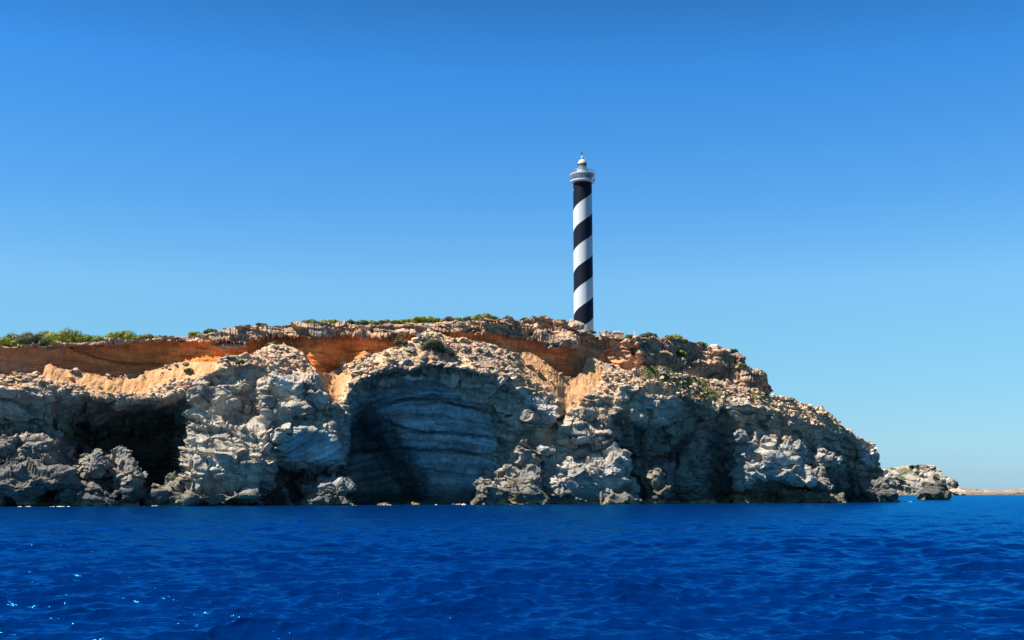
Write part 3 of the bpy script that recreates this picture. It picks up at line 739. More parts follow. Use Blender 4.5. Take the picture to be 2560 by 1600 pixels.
# rubble: countless stones on the slope
def stones(name, count, weights, P, N, smin, smax, base, label, seed):
    g = np.random.default_rng(seed)
    w = weights.ravel() / weights.sum()
    idx = g.choice(w.size, count, p=w)
    pos = P.reshape(-1, 3)[idx]; nor = N.reshape(-1, 3)[idx]
    phi = (1 + 5 ** .5) / 2
    I = np.array([(-1, phi, 0), (1, phi, 0), (-1, -phi, 0), (1, -phi, 0), (0, -1, phi), (0, 1, phi), (0, -1, -phi), (0, 1, -phi), (phi, 0, -1), (phi, 0, 1), (-phi, 0, -1), (-phi, 0, 1)]) / 1.9
    T = np.array([(0, 11, 5), (0, 5, 1), (0, 1, 7), (0, 7, 10), (0, 10, 11), (1, 5, 9), (5, 11, 4), (11, 10, 2), (10, 7, 6), (7, 1, 8), (3, 9, 4), (3, 4, 2), (3, 2, 6), (3, 6, 8), (3, 8, 9), (4, 9, 5), (2, 4, 11), (6, 2, 10), (8, 6, 7), (9, 8, 1)])
    size = smin * (smax / smin) ** (g.random(count) ** 3.2)
    sc = size[:, None] * np.stack([g.uniform(.8, 1.5, count), g.uniform(.7, 1.3, count), g.uniform(.35, .8, count)], 1)
    vv = I[None] * (1 + .35 * g.uniform(-1, 1, (count, 12, 1))) * sc[:, None] * .5
    a = g.uniform(0, 6.28, count); b = g.normal(0, .35, count)
    ca, sa, cb, sb = np.cos(a), np.sin(a), np.cos(b), np.sin(b)
    x, y, z = vv[..., 0], vv[..., 1], vv[..., 2]
    x, z = x * cb[:, None] - z * sb[:, None], x * sb[:, None] + z * cb[:, None]
    x, y = x * ca[:, None] - y * sa[:, None], x * sa[:, None] + y * ca[:, None]
    vv = np.stack([x, y, z], -1) + (pos + nor * size[:, None] * .12)[:, None]
    cc = np.array(base)[None] * g.uniform(.55, 1.35, (count, 1)) * (1 + g.normal(0, .06, (count, 3)))
    cc = np.repeat(cc[:, None], 12, 1)
    F = (T[None] + 12 * np.arange(count)[:, None, None]).reshape(-1, 3)
    o = mesh_np(name, vv.reshape(-1, 3), F, ROCK, np.clip(cc.reshape(-1, 3), .02, .85))
    return tag(o, label, 'rubble', kind='stuff')
TP, TN_, TW, TG, TPX, TPY = TALUS
dens = np.clip(TW, 0, 1) * (.25 + sstep(-.2, .4, fbm(TP[..., 0], TP[..., 1], TP[..., 2], 9, 3, 140)))
stones('rubble', 8000, dens, TP, TN_, .2, 2.3, (.45, .32, .215), 'tan stones and broken slabs strewn over the slope', 5)

# grass patch on the right slope
gd = TG * np.clip(TW, 0, 1)
gi = np.random.default_rng(3).choice(gd.size, 7000, p=gd.ravel() / gd.sum())
gp = TP.reshape(-1, 3)[gi]
g = np.random.default_rng(4)
n = len(gp)
gp = gp + g.normal(0, .25, (n, 3)) * (1, 1, .1)
h = g.uniform(.35, 1.0, n); a = g.uniform(0, 6.28, n); w = g.uniform(.08, .2, n)
dx, dy = np.cos(a) * w, np.sin(a) * w
tip = gp + np.stack([g.normal(0, .25, n), g.normal(0, .25, n), h], 1)
gv = np.stack([gp - np.stack([dx, dy, 0 * h + .1], 1), gp + np.stack([dx, dy, 0 * h - .1], 1), tip], 1)
gc = np.repeat((np.array((.21, .205, .075)) * g.uniform(.6, 1.5, (n, 1)) * (1 + g.normal(0, .1, (n, 3))))[:, None], 3, 1)
grass_o = mesh_np('grass', gv.reshape(-1, 3), np.arange(3 * n).reshape(-1, 3), LEAF, np.clip(gc.reshape(-1, 3), .01, .6))
tag(grass_o, 'yellow green grass growing on the rubble slope right of the lighthouse', 'grass', kind='stuff')

# ------------------------------------------------------------------ shrubs
BARK = simple_mat('shrub_bark', (.12, .09, .06), .9)
def shrub(px, base_py, half_w, top_py, dist, rgb, label, group='shrubs along the cliff top', seed=0, leaf=.2, dens=1.0):
    """leafy dome: base pixel, half width and top in source pixels at distance dist"""
    g = np.random.default_rng(1000 + seed)
    m = dist / FPX
    w, H = half_w * m, max(.4, (base_py - top_py) * m * 1.15)
    bx, by, bz = (float(v) for v in ray(px, base_py, dist))
    root = empty('shrub', (bx, by, bz))
    tag(root, label, 'shrub', group)
    nl = int(np.clip(11 * w / max(H, .5), 9, 30))
    cx = np.linspace(-.86, .86, nl) * w + g.normal(0, .06, nl) * w; cyy = g.uniform(-.7, .7, nl) * w * .8
    prof = np.sqrt(np.clip(1 - (cx / w) ** 2, .05, 1))
    cz = H * (prof * g.uniform(.45, .72, nl) - .08)
    cr = np.minimum(H * .42, w * .6) * g.uniform(.65, 1.15, nl)
    k = int(np.clip(230 * dens * (np.mean(cr) / .8) ** 1.6, 50, 420))
    vs, cs = [], []
    for i in range(nl):
        u = g.normal(size=(k, 3)); u /= np.linalg.norm(u, axis=1, keepdims=True)
        rr = cr[i] * g.uniform(.55, 1.08, k)[:, None]
        p = np.array((cx[i], cyy[i], cz[i])) + u * rr * (1.15, 1.1, .85)
        p[:, 2] = np.maximum(p[:, 2], -.1)
        s = leaf * g.uniform(.6, 1.5, k)[:, None]
        t1 = np.cross(u, g.normal(size=(k, 3))); t1 /= np.linalg.norm(t1, axis=1, keepdims=True)
        t2 = np.cross(u, t1) + .6 * g.normal(size=(k, 3)) * .5
        vs.append(np.stack([p - t1 * s, p + t2 * s * .7, p + t1 * s, p - t2 * s * .7], 1))
        ccl = np.array(rgb) * g.uniform(.65, 1.35) * g.uniform(.7, 1.3, (k, 1))
        cs.append(np.repeat(ccl[:, None], 4, 1))
    Vv = np.concatenate(vs).reshape(-1, 3); Cc = np.concatenate(cs).reshape(-1, 3)
    mesh_np('foliage', Vv, np.arange(len(Vv)).reshape(-1, 4), LEAF, np.clip(Cc, .005, .6), parent=root)
    # stems
    sv, sf = [], []
    for i in range(min(nl, 6)):
        r0 = .05 + .02 * H
        A = np.array((cx[i] * .25, cyy[i] * .25, -.6)); Bp = np.array((cx[i], cyy[i], cz[i]))
        b0 = len(sv) * 1
        for q, rad in ((A, r0), (Bp, r0 * .4)):
            for j in range(5):
                sv.append(q + rad * np.array((math.cos(j * 1.2566), math.sin(j * 1.2566), 0)))
        for j in range(5):
            sf.append((b0 + j, b0 + (j + 1) % 5, b0 + 5 + (j + 1) % 5, b0 + 5 + j))
    mesh_np('stem', np.array(sv), np.array(sf), BARK, parent=root)
    return root

G_BR, G_MD, G_DK, G_OL, G_GR = (.20, .235, .03), (.15, .19, .035), (.065, .085, .038), (.135, .14, .06), (.15, .14, .10)
def rimD(px, d): return float(rim_at(px)[1]) + d
SHR = [  # px, base, half width, top, behind rim, colour, label
 (-40, 868, 40, 836, 14, G_MD, 'green shrub cut by the left frame edge'),
 (22, 870, 34, 843, 6, G_BR, 'low bright green shrub nearest the left frame corner'),
 (34, 862, 24, 834, 16, G_OL, 'grey green shrub behind the low bright one at far left'),
 (82, 866, 28, 838, 7, G_DK, 'dark rounded shrub in front of the far left group'),
 (96, 858, 36, 827, 20, G_OL, 'olive shrub left of the tallest green shrub'),
 (168, 862, 48, 825, 9, G_BR, 'tallest and widest bright green shrub at left'),
 (226, 861, 34, 836, 8, G_MD, 'mid green shrub right of the tallest left one'),
 (296, 858, 40, 826, 10, G_BR, 'rounded bright green shrub ending the dense left group'),
 (240, 862, 12, 848, 3, G_DK, 'small dark shrub tucked under the dense left group'),
 (345, 853, 20, 838, 9, G_MD, 'green shrub sloping down at the right end of the left group'),
 (380, 851, 26, 838, 7, G_OL, 'low grey green shrub right of the dense left group'),
 (420, 847, 22, 840, 5, G_GR, 'faint greyish scrub between the left group and the rocky rim'),
 (488, 838, 14, 828, 3, G_BR, 'small light green shrub at the start of the rocky rim'),
 (526, 832, 18, 821, 5, G_DK, 'low dark shrub right of the small light green one'),
 (562, 827, 6, 818, 4, G_GR, 'tiny grey bush alone on the rising rim'),
 (620, 818, 8, 812, 3, G_DK, 'tiny dark bush on the left part of the rising rim'),
 (652, 816, 12, 806, 4, G_DK, 'dark button shaped shrub where the rim levels out'),
 (776, 812, 18, 799, 5, G_OL, 'olive shrub first in the thin middle row'),
 (826, 811, 26, 800, 5, G_BR, 'bright shrub left in the thin middle row'),
 (873, 811, 16, 801, 4, G_DK, 'darker shrub in the middle of the thin row'),
 (914, 810, 26, 800, 4, G_MD, 'flat green shrub in the thin row above the big red hollow'),
 (962, 809, 18, 800, 4, G_OL, 'small olive shrub right in the thin row'),
 (1010, 808, 24, 799, 5, G_MD, 'low green shrub beside the windswept yellow one'),
 (1068, 805, 30, 792, 5, G_BR, 'windswept yellow green shrub leaning right on the rim'),
 (1122, 802, 14, 790, 4, G_GR, 'grey shrub left of a small green one'),
 (1144, 802, 10, 791, 4, G_MD, 'small green shrub touching the grey one'),
 (1168, 801, 11, 787, 5, G_GR, 'purplish grey bare shrub left of the round green one'),
 (1210, 801, 24, 781, 5, G_MD, 'round green shrub rising highest on the middle rim'),
 (1238, 801, 10, 792, 4, G_OL, 'small shrub at the right side of the round green one'),
 (1270, 800, 12, 789, 4, G_GR, 'thin spiky grey shrub between the round shrub and the lighthouse'),
 (1312, 798, 10, 794, 3, G_DK, 'low dark tuft on the rim, left of two others'),
 (1336, 797, 9, 790, 3, G_DK, 'dark tuft on the rim, middle of three near the lighthouse'),
 (1363, 797, 7, 789, 3, G_DK, 'dark tuft on the rim, nearest the lighthouse'),
 (1476, 831, 14, 825, 3, G_OL, 'grass like tuft at the foot of the lighthouse'),
 (1574, 846, 12, 836, 3, G_DK, 'low dark shrub between the stone wall and the thin pillar'),
 (1622, 849, 20, 833, 4, G_DK, 'dark blue green shrub right of the thin pillar'),
 (1682, 855, 28, 838, 3, G_BR, 'bright green dome shaped shrub right of the lighthouse'),
 (1752, 864, 14, 855, 3, G_DK, 'small dark shrub left of the white topped rock'),
 (1833, 882, 11, 872, 3, G_DK, 'small dark shrub behind the jutting rock beak'),
]
for i, (px, b, hw, tp, d, rgb, lab) in enumerate(SHR):
    shrub(px, b + 3, hw * (1.25 if px < 440 or 740 < px < 1080 else 1.0), tp, rimD(px, d), rgb, lab, seed=i, leaf=.20 if hw > 15 else .14)
def face_dist(px, py):
    up = crv(REC_B, np.array([px]))[0]
    if py > up: return float(lower_depth(np.array([px]), np.array([py]))[0]) - .8
    j = int(np.argmin(abs(px_u - px))); i = int(np.argmin(abs(PY2[:, j] - py)))
    return float(P2[i, j, 1]) - .5
SLG = 'shrubs growing on the cliff face'
for i, (px, b, hw, tp, rgb, lab) in enumerate([
 (1082, 877, 24, 842, G_DK, 'large dark green bush on the rubble above the big arch cave'),
 (1112, 884, 16, 858, G_GR, 'grey dead looking scrub right of the large dark green bush'),
 (1002, 860, 16, 849, G_DK, 'flat dark bush left of the large dark green one'),
 (1132, 886, 8, 877, G_OL, 'small olive bush right of the dead looking scrub'),
 (678, 869, 16, 854, G_DK, 'dark bush on the rocky mound below the red wall'),
 (600, 908, 9, 898, G_DK, 'small dark bush on the slope above the pale buttress'),
 (472, 927, 10, 920, G_OL, 'olive tuft on the sandy slope at left'),
 (1702, 888, 14, 876, G_MD, 'green bush on a ledge of the cap right of the lighthouse'),
 (1852, 915, 13, 909, G_MD, 'low green bush on the ledge near the cap nose'),
 (1912, 987, 8, 980, G_DK, 'small dark bush beneath the overhanging nose')]):
    shrub(px, b + 2, hw, tp, face_dist(px, b), rgb, lab, SLG, seed=100 + i, leaf=.18)

# ------------------------------------------------------------------ lighthouse
WHITE_P = simple_mat('white_paint', (.43, .44, .455), .55, var=.05, scale=.6)
CREAM_P = simple_mat('cream_paint', (.50, .45, .33), .5, var=.05)
IRON = simple_mat('grey_iron', (.16, .18, .20), .5, .4)
DARK = simple_mat('dark_iron', (.05, .055, .06), .5, .4)
m_glass, tg, bg_ = new_mat('lantern_glass')
bg_.inputs['Base Color'].default_value = (.55, .72, .8, 1); bg_.inputs['Roughness'].default_value = .05
bg_.inputs['Transmission Weight'].default_value = .75; bg_.inputs['IOR'].default_value = 1.2
LENS = simple_mat('lamp_lens', (.45, .6, .62), .15, var=.1)

LH_D = RD + 14
lx, ly, lz = (float(v) for v in ray(1459.5, 838, LH_D))
lm = LH_D / FPX
def zat(py): return float(ray(1459, py, LH_D)[2]) - lz          # height above the tower's foot of a pixel row
light = empty('lighthouse', (lx, ly, lz))
tag(light, 'tall round lighthouse tower with black and white spiral stripes on the cliff top', 'lighthouse')

def lathe(name, prof, mat, parent, n=96, smooth=True):
    """profile of (radius, z) turned about the axis"""
    a = np.linspace(0, 2 * math.pi, n, endpoint=False)
    V = np.concatenate([np.stack([r * np.cos(a), r * np.sin(a), 0 * a + z], 1) for r, z in prof])
    o = mesh_np(name, V, grid_faces(len(prof), n, wrap=True), mat, smooth=False, parent=parent)
    return o

Z_G1 = zat(458)      # underside of lower gallery
r_base, r_top = 25.0 * lm, 24.0 * lm
# stripe material: one helix, black and white, measured in object space
m_str, ts, bs = new_mat('spiral_stripe_paint')
co = ts.nodes.new('ShaderNodeTexCoord'); sx = ts.nodes.new('ShaderNodeSeparateXYZ'); ts.links.new(co.outputs['Object'], sx.inputs[0])
def mnode(op, a, b=None):
    n_ = ts.nodes.new('ShaderNodeMath'); n_.operation = op
    for k_, v_ in enumerate((a, b)):
        if v_ is None: continue
        if isinstance(v_, (int, float)): n_.inputs[k_].default_value = v_
        else: ts.links.new(v_, n_.inputs[k_])
    return n_.outputs[0]
PERIOD = 104.5 * lm * 1.03
Z_REF = zat(530)       # black begins here on the right-hand edge (angle 0 = +X)
ang = mnode('DIVIDE', mnode('ARCTAN2', sx.outputs['Y'], sx.outputs['X']), 2 * math.pi)
ph = mnode('DIVIDE', mnode('SUBTRACT', Z_REF, sx.outputs['Z']), PERIOD)
STRIPE_SIGN = 1.0
val = mnode('FRACT', mnode('ADD', mnode('ADD', ph, mnode('MULTIPLY', ang, STRIPE_SIGN)), 20.0))
blk = mnode('MAXIMUM', mnode('LESS_THAN', val, 0.50), mnode('GREATER_THAN', sx.outputs['Z'], zat(474)))
nz = ts.nodes.new('ShaderNodeTexNoise'); nz.inputs['Scale'].default_value = .5; nz.inputs['Detail'].default_value = 7
mp = ts.nodes.new('ShaderNodeMapping'); mp.inputs['Scale'].default_value = (3, 3, .35); ts.links.new(co.outputs['Object'], mp.inputs[0]); ts.links.new(mp.outputs[0], nz.inputs['Vector'])
wv = ts.nodes.new('ShaderNodeMix'); wv.data_type = 'RGBA'; wv.inputs[6].default_value = (.42, .43, .44, 1); wv.inputs[7].default_value = (.56, .56, .55, 1)
ts.links.new(nz.outputs['Fac'], wv.inputs[0])
bv = ts.nodes.new('ShaderNodeMix'); bv.data_type = 'RGBA'; bv.inputs[6].default_value = (.004, .006, .013, 1); bv.inputs[7].default_value = (.008, .011, .022, 1)
ts.links.new(nz.outputs['Fac'], bv.inputs[0])
sm_ = ts.nodes.new('ShaderNodeMix'); sm_.data_type = 'RGBA'
ts.links.new(blk, sm_.inputs[0]); ts.links.new(wv.outputs[2], sm_.inputs[6]); ts.links.new(bv.outputs[2], sm_.inputs[7])
ts.links.new(sm_.outputs[2], bs.inputs['Base Color'])
bs.inputs['Roughness'].default_value = .55; bs.inputs['Specular IOR Level'].default_value = .12

tower = lathe('tower', [(r_base * 1.02, -3), (r_base * 1.02, .4), (r_base, .45), (r_top, Z_G1 + .02)], m_str, light, 128)
rg = 32 * lm
def ring_slab(name, z0, z1, r, parent):
    return lathe(name, [(r_top * .9, z0 - .28), (r_top * 1.03, z0 - .28), (r * .96, z0), (r, z0 + .08), (r, z1 - .05), (r - .05, z1), (.5, z1)], WHITE_P, parent, 96)
def railing(z, r, parent):
    vs, fs = [], []
    def tube(P0, P1, rad, k=6):
        P0, P1 = np.array(P0), np.array(P1); d = (P1 - P0) / np.linalg.norm(P1 - P0)
        u = np.cross(d, (0, 0, 1) if abs(d[2]) < .9 else (1, 0, 0)); u /= np.linalg.norm(u); w = np.cross(d, u)
        b0 = len(vs)
        for Pq in (P0, P1):
            for j in range(k):
                t_ = 2 * math.pi * j / k
                vs.append(Pq + rad * (math.cos(t_) * u + math.sin(t_) * w))
        for j in range(k): fs.append((b0 + j, b0 + (j + 1) % k, b0 + k + (j + 1) % k, b0 + k + j))
    K = 48
    pt = lambda i, zz: (r * math.cos(2 * math.pi * i / K), r * math.sin(2 * math.pi * i / K), zz)
    for i in range(K):
        for hz, rad in ((1.12, .045), (.75, .03), (.4, .03)):
            tube(pt(i, z + hz), pt(i + 1, z + hz), rad)
        tube(pt(i, z - .05), pt(i, z + 1.12), .04 if i % 3 == 0 else .025)
    return mesh_np('railing', np.array(vs), np.array(fs), IRON, parent=parent)
g1a, g1b = Z_G1 + .35, zat(453)
gal1 = ring_slab('gallery', Z_G1 + .25, Z_G1 + .78, rg, light)
railing(Z_G1 + .78, rg - .12, gal1)
Z_G2 = zat(440)
wr = 24.3 * lm
SHADE_P = simple_mat('shade_tinted_paint', (.24, .30, .36), .5, var=.08)  # grey-blue shade of the upper gallery put into the paint colour
lathe('watch_room', [(wr, Z_G1 + .7), (wr, Z_G2 + .1)], SHADE_P, light)
vr = np.linspace(0, 1, 2)
gal2 = ring_slab('gallery', Z_G2 + .1, Z_G2 + .55, rg, light)
railing(Z_G2 + .55, rg - .12, gal2)
# door of the watch room, on the side seen from the sea
da = R(-62)
dv = []
for aa in (da - .14, da + .14):
    for zz in (Z_G1 + .8, Z_G1 + 2.8):
        for rr in (wr - .05, wr + .05):
            dv.append((rr * math.cos(aa), rr * math.sin(aa), zz))
mesh_np('door', np.array(dv), np.array([(0, 1, 3, 2), (4, 5, 7, 6), (0, 1, 5, 4), (2, 3, 7, 6), (1, 3, 7, 5), (0, 2, 6, 4)]), IRON, parent=light)
zl0 = Z_G2 + .52
zl1, zl2, zl3, zl4 = zat(423.5), zat(411), zat(399), zat(393)
pr = 14.2 * lm
lathe('lantern_base', [(pr, zl0), (pr, zl1 - .12), (pr + .08, zl1 - .1), (pr + .08, zl1), (.3, zl1 + .01)], WHITE_P, light)
lr = 11.0 * lm
lant = lathe('lantern', [(lr, zl1), (lr, zl2 - .02), (.1, zl2 - .02)], m_glass, light, 48)
lens = lathe('lamp_lens', [(.12, zl1 + .05), (.55, zl1 + .35), (.7, (zl1 + zl2) / 2), (.55, zl2 - .3), (.1, zl2 - .1)], LENS, lant, 24)
gv_, gf_ = [], []
for i in range(12):
    a_ = 2 * math.pi * i / 12
    for (rr, zz, da_) in ((lr + .03, zl1, -.03), (lr + .03, zl1, .03), (lr + .03, zl2, .03), (lr + .03, zl2, -.03)):
        gv_.append((rr * math.cos(a_ + da_), rr * math.sin(a_ + da_), zz))
    gf_.append((4 * i, 4 * i + 1, 4 * i + 2, 4 * i + 3))
mesh_np('glazing_bars', np.array(gv_), np.array(gf_), DARK, parent=lant)
lathe('lantern_collar', [(lr + .02, zl2 - .45), (lr + .12, zl2 - .4), (lr + .12, zl2 + .05), (.3, zl2 + .06)], DARK, light, 48)
dr = 11.6 * lm
H_ = zl3 - zl2
dome = lathe('dome', [(dr, zl2 + .05)] + [(dr * math.cos(t_), zl2 + .1 + H_ * math.sin(t_)) for t_ in np.linspace(0, 1.5, 12)], CREAM_P, light, 48)
br = 3.6 * lm
lathe('ventilator', [(.2, zl3), (.24, zl3 + .25)] + [(br * math.cos(t_) + .01, zl3 + .25 + br + br * math.sin(t_)) for t_ in np.linspace(-1.3, 1.55, 10)], CREAM_P, dome, 24)
zt = zl3 + .25 + 2 * br
vane = lathe('weather_vane', [(.06, zt - .1), (.05, zt + 1.9), (.005, zt + 2.0)], DARK, dome, 8)
vv_ = [(-.55, -.02, zt + .95), (.1, -.02, zt + .9), (.1, -.02, zt + 1.3), (-.45, -.02, zt + 1.45), (-.55, .02, zt + .95), (.1, .02, zt + .9), (.1, .02, zt + 1.3), (-.45, .02, zt + 1.45)]
mesh_np('vane_plate', np.array(vv_), np.array([(0, 1, 2, 3), (4, 5, 6, 7), (0, 1, 5, 4), (1, 2, 6, 5), (2, 3, 7, 6), (3, 0, 4, 7)]), DARK, parent=dome)

# ------------------------------------------------------------------ small masonry beside the lighthouse
def slab_mesh(name, boxes, base, label, cat, group=None, dist=None, parts=None, seed=0):
    root = None
    g = np.random.default_rng(seed)
    px0 = boxes[0][0]
    return None
def stone_pillar(px, base_py, top_py, wpx, dist, base, label, foot=False, seed=0):
    m = dist / FPX
    bx, by, bz = (float(v) for v in ray(px, base_py, dist))
    H, w = (base_py - top_py) * m, wpx * m / 2
    g = np.random.default_rng(seed)
    root = empty('stone_pillar', (bx, by, bz))
    tag(root, label, 'stone pillar', 'old stone pillars by the lighthouse')
    k, nn = 14, 12
    def ring_block(name, prof):
        vs = []
        for (r_, z_) in prof:
            for j in range(nn):
                t_ = 2 * math.pi * (j + .5) / nn
                q = 1 / max(abs(math.cos(t_)), abs(math.sin(t_))) ** .8
                rr = r_ * q * (1 + .12 * g.normal())
                vs.append((rr * math.cos(t_), rr * math.sin(t_), z_ + .03 * g.normal()))
        vs.append((0, 0, prof[-1][1]))
        V_ = np.array(vs)
        cc = np.array(base) * (1 + .15 * g.normal(size=(len(V_), 1)))
        o = mesh_np(name, V_, grid_faces(len(prof), nn, wrap=True), ROCK, np.clip(cc, .02, .8), parent=root)
        return o
    if foot:
        ring_block('foot', [(w * 2.4, -1), (w * 2.3, .25 * H), (w * 1.2, .38 * H), (.02, .39 * H)])
        ring_block('shaft', [(w * .9, .36 * H), (w * .8, .7 * H), (w * .55, H), (.02, H + .02)])
    else:
        ring_block('shaft', [(w, -1), (w * .95, .4 * H), (w * .9, .8 * H), (.02, .81 * H)])
        ring_block('cap_stone', [(w * .6, .79 * H), (w * 1.05, .82 * H), (w * .9, H), (.02, H + .02)])
    return root
PD = rimD(1510, 2)
stone_pillar(1500.5, 842, 828, 7, PD, (.52, .44, .36), 'short pale stone pillar nearest the lighthouse', seed=1)
stone_pillar(1514.5, 843, 826, 7, PD, (.46, .30, .24), 'short reddish stone pillar beside the low stone wall', seed=2)
stone_pillar(1586.5, 849, 824, 4.5, rimD(1586, 2), (.50, .42, .36), 'thin pillar on a wider foot right of the low stone wall', foot=True, seed=3)
# low wall with a whitish coping
wd = rimD(1538, 2)
m = wd / FPX
wxp, wyp, wzp = (float(v) for v in ray(1539, 846, wd))
wall = empty('stone_wall', (wxp, wyp, wzp))
tag(wall, 'low stone wall with a whitish coping beside the lighthouse', 'wall')
def rough_box(name, x0, x1, y0, y1, z0, z1, base, parent, seed):
    g = np.random.default_rng(seed)
    nx = 14
    vs = []
    for x in np.linspace(x0, x1, nx):
        for (yy, zz) in ((y0, z0), (y0, (z0 + z1) / 2), (y0, z1), ((y0 + y1) / 2, z1), (y1, z1), (y1, z0)):
            vs.append((x + .03 * g.normal(), yy + .05 * g.normal(), zz + .03 * g.normal()))
    F_ = list(grid_faces(nx, 6, wrap=True))
    F_ += [(0, 1, 2, 5), (2, 3, 4, 5)] + [tuple((nx - 1) * 6 + k_ for k_ in q) for q in ((0, 1, 2, 5), (2, 3, 4, 5))]
    cc = np.array(base) * (1 + .15 * g.normal(size=(len(vs), 1)))
    return mesh_np(name, np.array(vs), np.array(F_), ROCK, np.clip(cc, .02, .85), parent=parent)
rough_box('masonry', -21 * m, 21 * m, 0, 2.2, -1.2, 15 * m, (.44, .34, .26), wall, 11)
rough_box('coping', -22 * m, 20.5 * m, -.12, 2.3, 15.1 * m, 18.5 * m, (.66, .62, .55), wall, 12)

# ------------------------------------------------------------------ far land at the right
def far_land(name, skyl, dist, slope, base, label, amp, kind='structure', green=None, nx=420, nv=70, detail=.6, scl=3.0):
    S = poly(skyl)
    px = np.linspace(S[0, 0], S[-1, 0], nx)
    Wp = 800 + FPX * math.tan(math.atan(CAM_H / dist) + PITCH)
    tt = np.linspace(0, 1, nv)
    tp = crv(S, px) + .8 * gnoise(px / 4, px * 0, px * 0, 200)
    PX = np.repeat(px[None], nv, 0); bt = Wp + 2.0
    PY = bt + (tp - bt)[None] * tt[:, None]
    mm = dist / FPX
    hh_ = (bt - PY) * mm
    top_h = (bt - tp)[None] * mm
    D = dist + hh_ * slope
    X, Y, Z = ray(PX, PY, D)
    d = rock_detail(X / scl, Y / scl, Z / scl, 1, 1) * scl * detail
    cliffy = sstep(-.1, .25, fbm(X, Y, Z, 26, 3, 210))
    D = D - d * (.35 + cliffy) * amp + 6 * amp * (cliffy - .5) * sstep(0, .3, tt)[:, None]
    X, Y, Z = ray(PX, PY, D)
    Pf = np.stack([X, Y, Z], -1)
    cc = rock_color(X / scl, Y / scl, Z / scl, np.ones(Pf.shape) * np.array(base))
    if green is not None:
        gm = np.zeros(PX.shape)
        for gxc, gyc, grx, gry in green:
            gm = np.maximum(gm, np.exp(-((PX - gxc) / grx) ** 2 - ((PY - gyc) / gry) ** 2))
        gm = sstep(.25, .6, gm + .35 * fbm(X, Y, Z, 6, 3, 220))
        cc = mixc(cc, (.10, .12, .05), .85 * gm)
    cc = mixc(cc, (.10, .095, .085), .7 * (1 - sstep(2, 6, Z + 2 * gnoise(X / 9, Y / 9, Z / 9, 221))))
    bk = []
    for q in (20, 80, 300):
        Bq = Pf[-1].copy(); Bq[:, 1] += q; Bq[:, 2] -= 1 + .02 * q
        bk.append(Bq)
    Pf = np.concatenate([Pf, np.array(bk)]); cc = np.concatenate([cc, np.repeat(cc[-1:], 3, 0)])
    o = mesh_np(name, Pf.reshape(-1, 3), grid_faces(len(Pf), nx), ROCK_FAR, np.clip(cc.reshape(-1, 3), .01, .9))
    return tag(o, label, 'headland', kind=kind)
far_land('headland', "2080,1190 2140,1178 2200,1170 2212,1172 2225,1168 2240,1170 2255,1164 2280,1163 2305,1161 2330,1162 2350,1172 2354,1176 2356,1194 2368,1190 2385,1198 2394,1204 2400,1222 2412,1226 2416,1241", 1700, .55, (.35, .29, .225),
         'pale rocky headland with green scrub beyond the right tip', 1.0, green=[(2262, 1178, 22, 10), (2232, 1172, 10, 5), (2285, 1168, 18, 5), (2250, 1195, 14, 8), (2290, 1185, 8, 6)])
far_land('spit', "2385,1241 2392,1226 2402,1218 2415,1220 2440,1223 2480,1226 2520,1225 2545,1221 2600,1220 2720,1224 2900,1228", 2000, 2.5, (.25, .195, .145),
         'low flat strip of land on the horizon at the right frame edge', .5, nx=360, nv=40, detail=.35)

# ------------------------------------------------------------------ sea
def sea_heights(X, Y, cell):
    g = np.random.default_rng(11)
    Zs = np.zeros(X.shape); DX = np.zeros(X.shape); DY = np.zeros(X.shape)
    waves = []
    for lam0, n_, slope in ((9.0, 5, .016), (5.0, 8, .022), (3.0, 12, .036), (1.8, 14, .052), (1.05, 18, .068), (.62, 20, .07), (.36, 16, .055)):
        for _ in range(n_):
            lam = lam0 * g.uniform(.75, 1.35)
            th = R(-90 + 14) + g.normal(0, .45)            # travelling towards the boat and a little across
            waves.append((lam, th, slope * lam / (2 * math.pi) * g.uniform(.7, 1.3), g.uniform(0, 6.28)))
    for lam, th, a, p in waves:
        k = 2 * math.pi / lam
        kx, ky = k * math.cos(th), k * math.sin(th)
        f = sstep(2.2, 4.5, lam / cell) * a
        ph = kx * X + ky * Y + p
        s_, c_ = np.sin(ph), np.cos(ph)
        Zs += f * s_
        DX += f * math.cos(th) * c_ * .9; DY += f * math.sin(th) * c_ * .9
    gust = .75 + .5 * sstep(-.4, .5, fbm(X, Y, X * 0, 18, 3, 300))
    return X + DX * gust, Y + DY * gust, Zs * gust

ys = [18.0]
while ys[-1] < 900:
    y = ys[-1]
    ys.append(y + max(.085, .085 * (y / 30) ** 1.25))
ys = np.array(ys)
NC = 760
fan = np.concatenate([[-9, -5, -3, -2, -1.4, -1.0, -.8, -.65, -.56], np.linspace(-.50, .50, NC), [.56, .65, .8, 1.0, 1.4, 2, 3, 5, 9]])
NC = len(fan)
YS = np.repeat(ys[:, None], NC, 1); XS = fan[None] * (YS + 6)
cell = np.maximum(np.gradient(ys)[:, None], np.gradient(fan)[None] * YS)
XX, YY, ZZ = sea_heights(XS, YS, cell)
far_y = np.array([1000, 1400, 2200, 4000, 9000, 20000, 45000.])
fx = np.repeat(fan[None], len(far_y), 0) * (far_y[:, None] + 6)
near_y = np.array([-40.0, -5, 10])
nx_ = fan[None] * np.array([90.0, 70, 44])[:, None]
XA = np.concatenate([nx_, XX, fx]); YA = np.concatenate([np.repeat(near_y[:, None], NC, 1), YY, np.repeat(far_y[:, None], NC, 1)]); ZA = np.concatenate([0 * nx_ - .3, ZZ, 0 * fx])
m_sea, t, b = new_mat('sea_water')
geo = t.nodes.new('ShaderNodeNewGeometry')
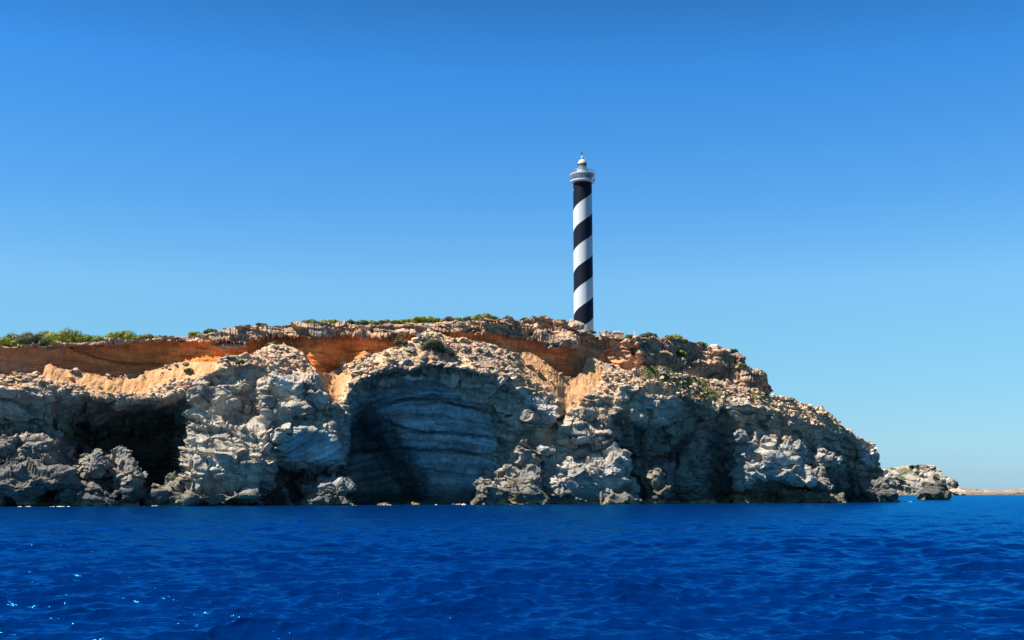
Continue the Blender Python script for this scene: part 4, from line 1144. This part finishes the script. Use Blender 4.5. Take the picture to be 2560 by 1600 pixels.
mp = t.nodes.new('ShaderNodeMapping'); mp.inputs['Scale'].default_value = (.4, 1.0, 1); mp.inputs['Rotation'].default_value = (0, 0, R(14)); t.links.new(geo.outputs['Position'], mp.inputs[0])
n1 = t.nodes.new('ShaderNodeTexNoise'); n1.inputs['Scale'].default_value = 2.6; n1.inputs['Detail'].default_value = 5; t.links.new(mp.outputs[0], n1.inputs['Vector'])
n2 = t.nodes.new('ShaderNodeTexNoise'); n2.inputs['Scale'].default_value = .35; n2.inputs['Detail'].default_value = 4; t.links.new(mp.outputs[0], n2.inputs['Vector'])
b1 = t.nodes.new('ShaderNodeBump'); b1.inputs['Strength'].default_value = .75; b1.inputs['Distance'].default_value = .24; t.links.new(n1.outputs['Fac'], b1.inputs['Height'])
b2 = t.nodes.new('ShaderNodeBump'); b2.inputs['Strength'].default_value = .55; b2.inputs['Distance'].default_value = 1.2; t.links.new(n2.outputs['Fac'], b2.inputs['Height']); t.links.new(b1.outputs[0], b2.inputs['Normal'])
t.nodes.remove(b)
df = t.nodes.new('ShaderNodeBsdfDiffuse'); df.inputs['Color'].default_value = (.000, .0135, .085, 1)
gl = t.nodes.new('ShaderNodeBsdfGlossy'); gl.inputs['Color'].default_value = (.05, .56, 1.0, 1); gl.inputs['Roughness'].default_value = .14
fr = t.nodes.new('ShaderNodeFresnel'); fr.inputs['IOR'].default_value = 1.33
fm = t.nodes.new('ShaderNodeMath'); fm.operation = 'MULTIPLY'; fm.inputs[1].default_value = 1.0; t.links.new(fr.outputs[0], fm.inputs[0])
ms = t.nodes.new('ShaderNodeMixShader'); t.links.new(fm.outputs[0], ms.inputs[0]); t.links.new(df.outputs[0], ms.inputs[1]); t.links.new(gl.outputs[0], ms.inputs[2])
for q_ in (df, gl, fr): t.links.new(b2.outputs[0], q_.inputs['Normal'])
t.links.new(ms.outputs[0], t.nodes['Material Output'].inputs[0])
sea = mesh_np('sea', np.stack([XA, YA, ZA], -1).reshape(-1, 3), grid_faces(XA.shape[0], NC), m_sea, smooth=True)
tag(sea, 'deep blue choppy sea filling the foreground', 'sea', kind='structure')

# white water where the swell meets the rocks
FOAM = simple_mat('foam_white', (.55, .58, .6), .8, var=.08)
fv, ff = [], []
g = np.random.default_rng(21)
def foam_patch(px, py, wpx, n_, hgt):
    Yd = CAM_H / math.tan(math.atan((py - 800) / FPX) - PITCH)
    for _ in range(n_):
        q = px + g.normal(0, wpx / 2)
        x_, y_, z_ = (float(v) for v in ray(q, py, Yd))
        x_ += 0; y_ += g.normal(0, 1.2)
        s_ = g.uniform(.15, .45); hh2 = g.uniform(.1, 1) * hgt
        b0 = len(fv)
        for j in range(6):
            t_ = j * math.pi / 3
            fv.append((x_ + s_ * 1.6 * math.cos(t_) * g.uniform(.6, 1.2), y_ + s_ * math.sin(t_) * g.uniform(.6, 1.2), .0))
        fv.append((x_ + .1 * g.normal(), y_, .08 + hh2))
        for j in range(6): ff.append((b0 + j, b0 + (j + 1) % 6, b0 + 6))
foam_patch(2241, 1254, 14, 60, .8)
foam_patch(2266, 1254.2, 8, 14, .2)
foam_patch(150, 1267, 26, 16, .12)
foam_patch(60, 1267, 16, 6, .1)
foam_patch(1160, 1262.5, 3, 8, .6)
foam_patch(960, 1263, 14, 6, .08)
for q_ in range(18):
    fx_ = float(g.uniform(-60, 2230))
    foam_patch(fx_, float(crv(WATER, np.array([fx_]))[0]) + g.uniform(-.3, 1.2), g.uniform(3, 12), int(g.integers(2, 7)), .12)
foam_o = mesh_np('foam', np.array(fv), np.array(ff), FOAM)
tag(foam_o, 'white foam where small waves break on the shore rocks', 'foam', kind='stuff')
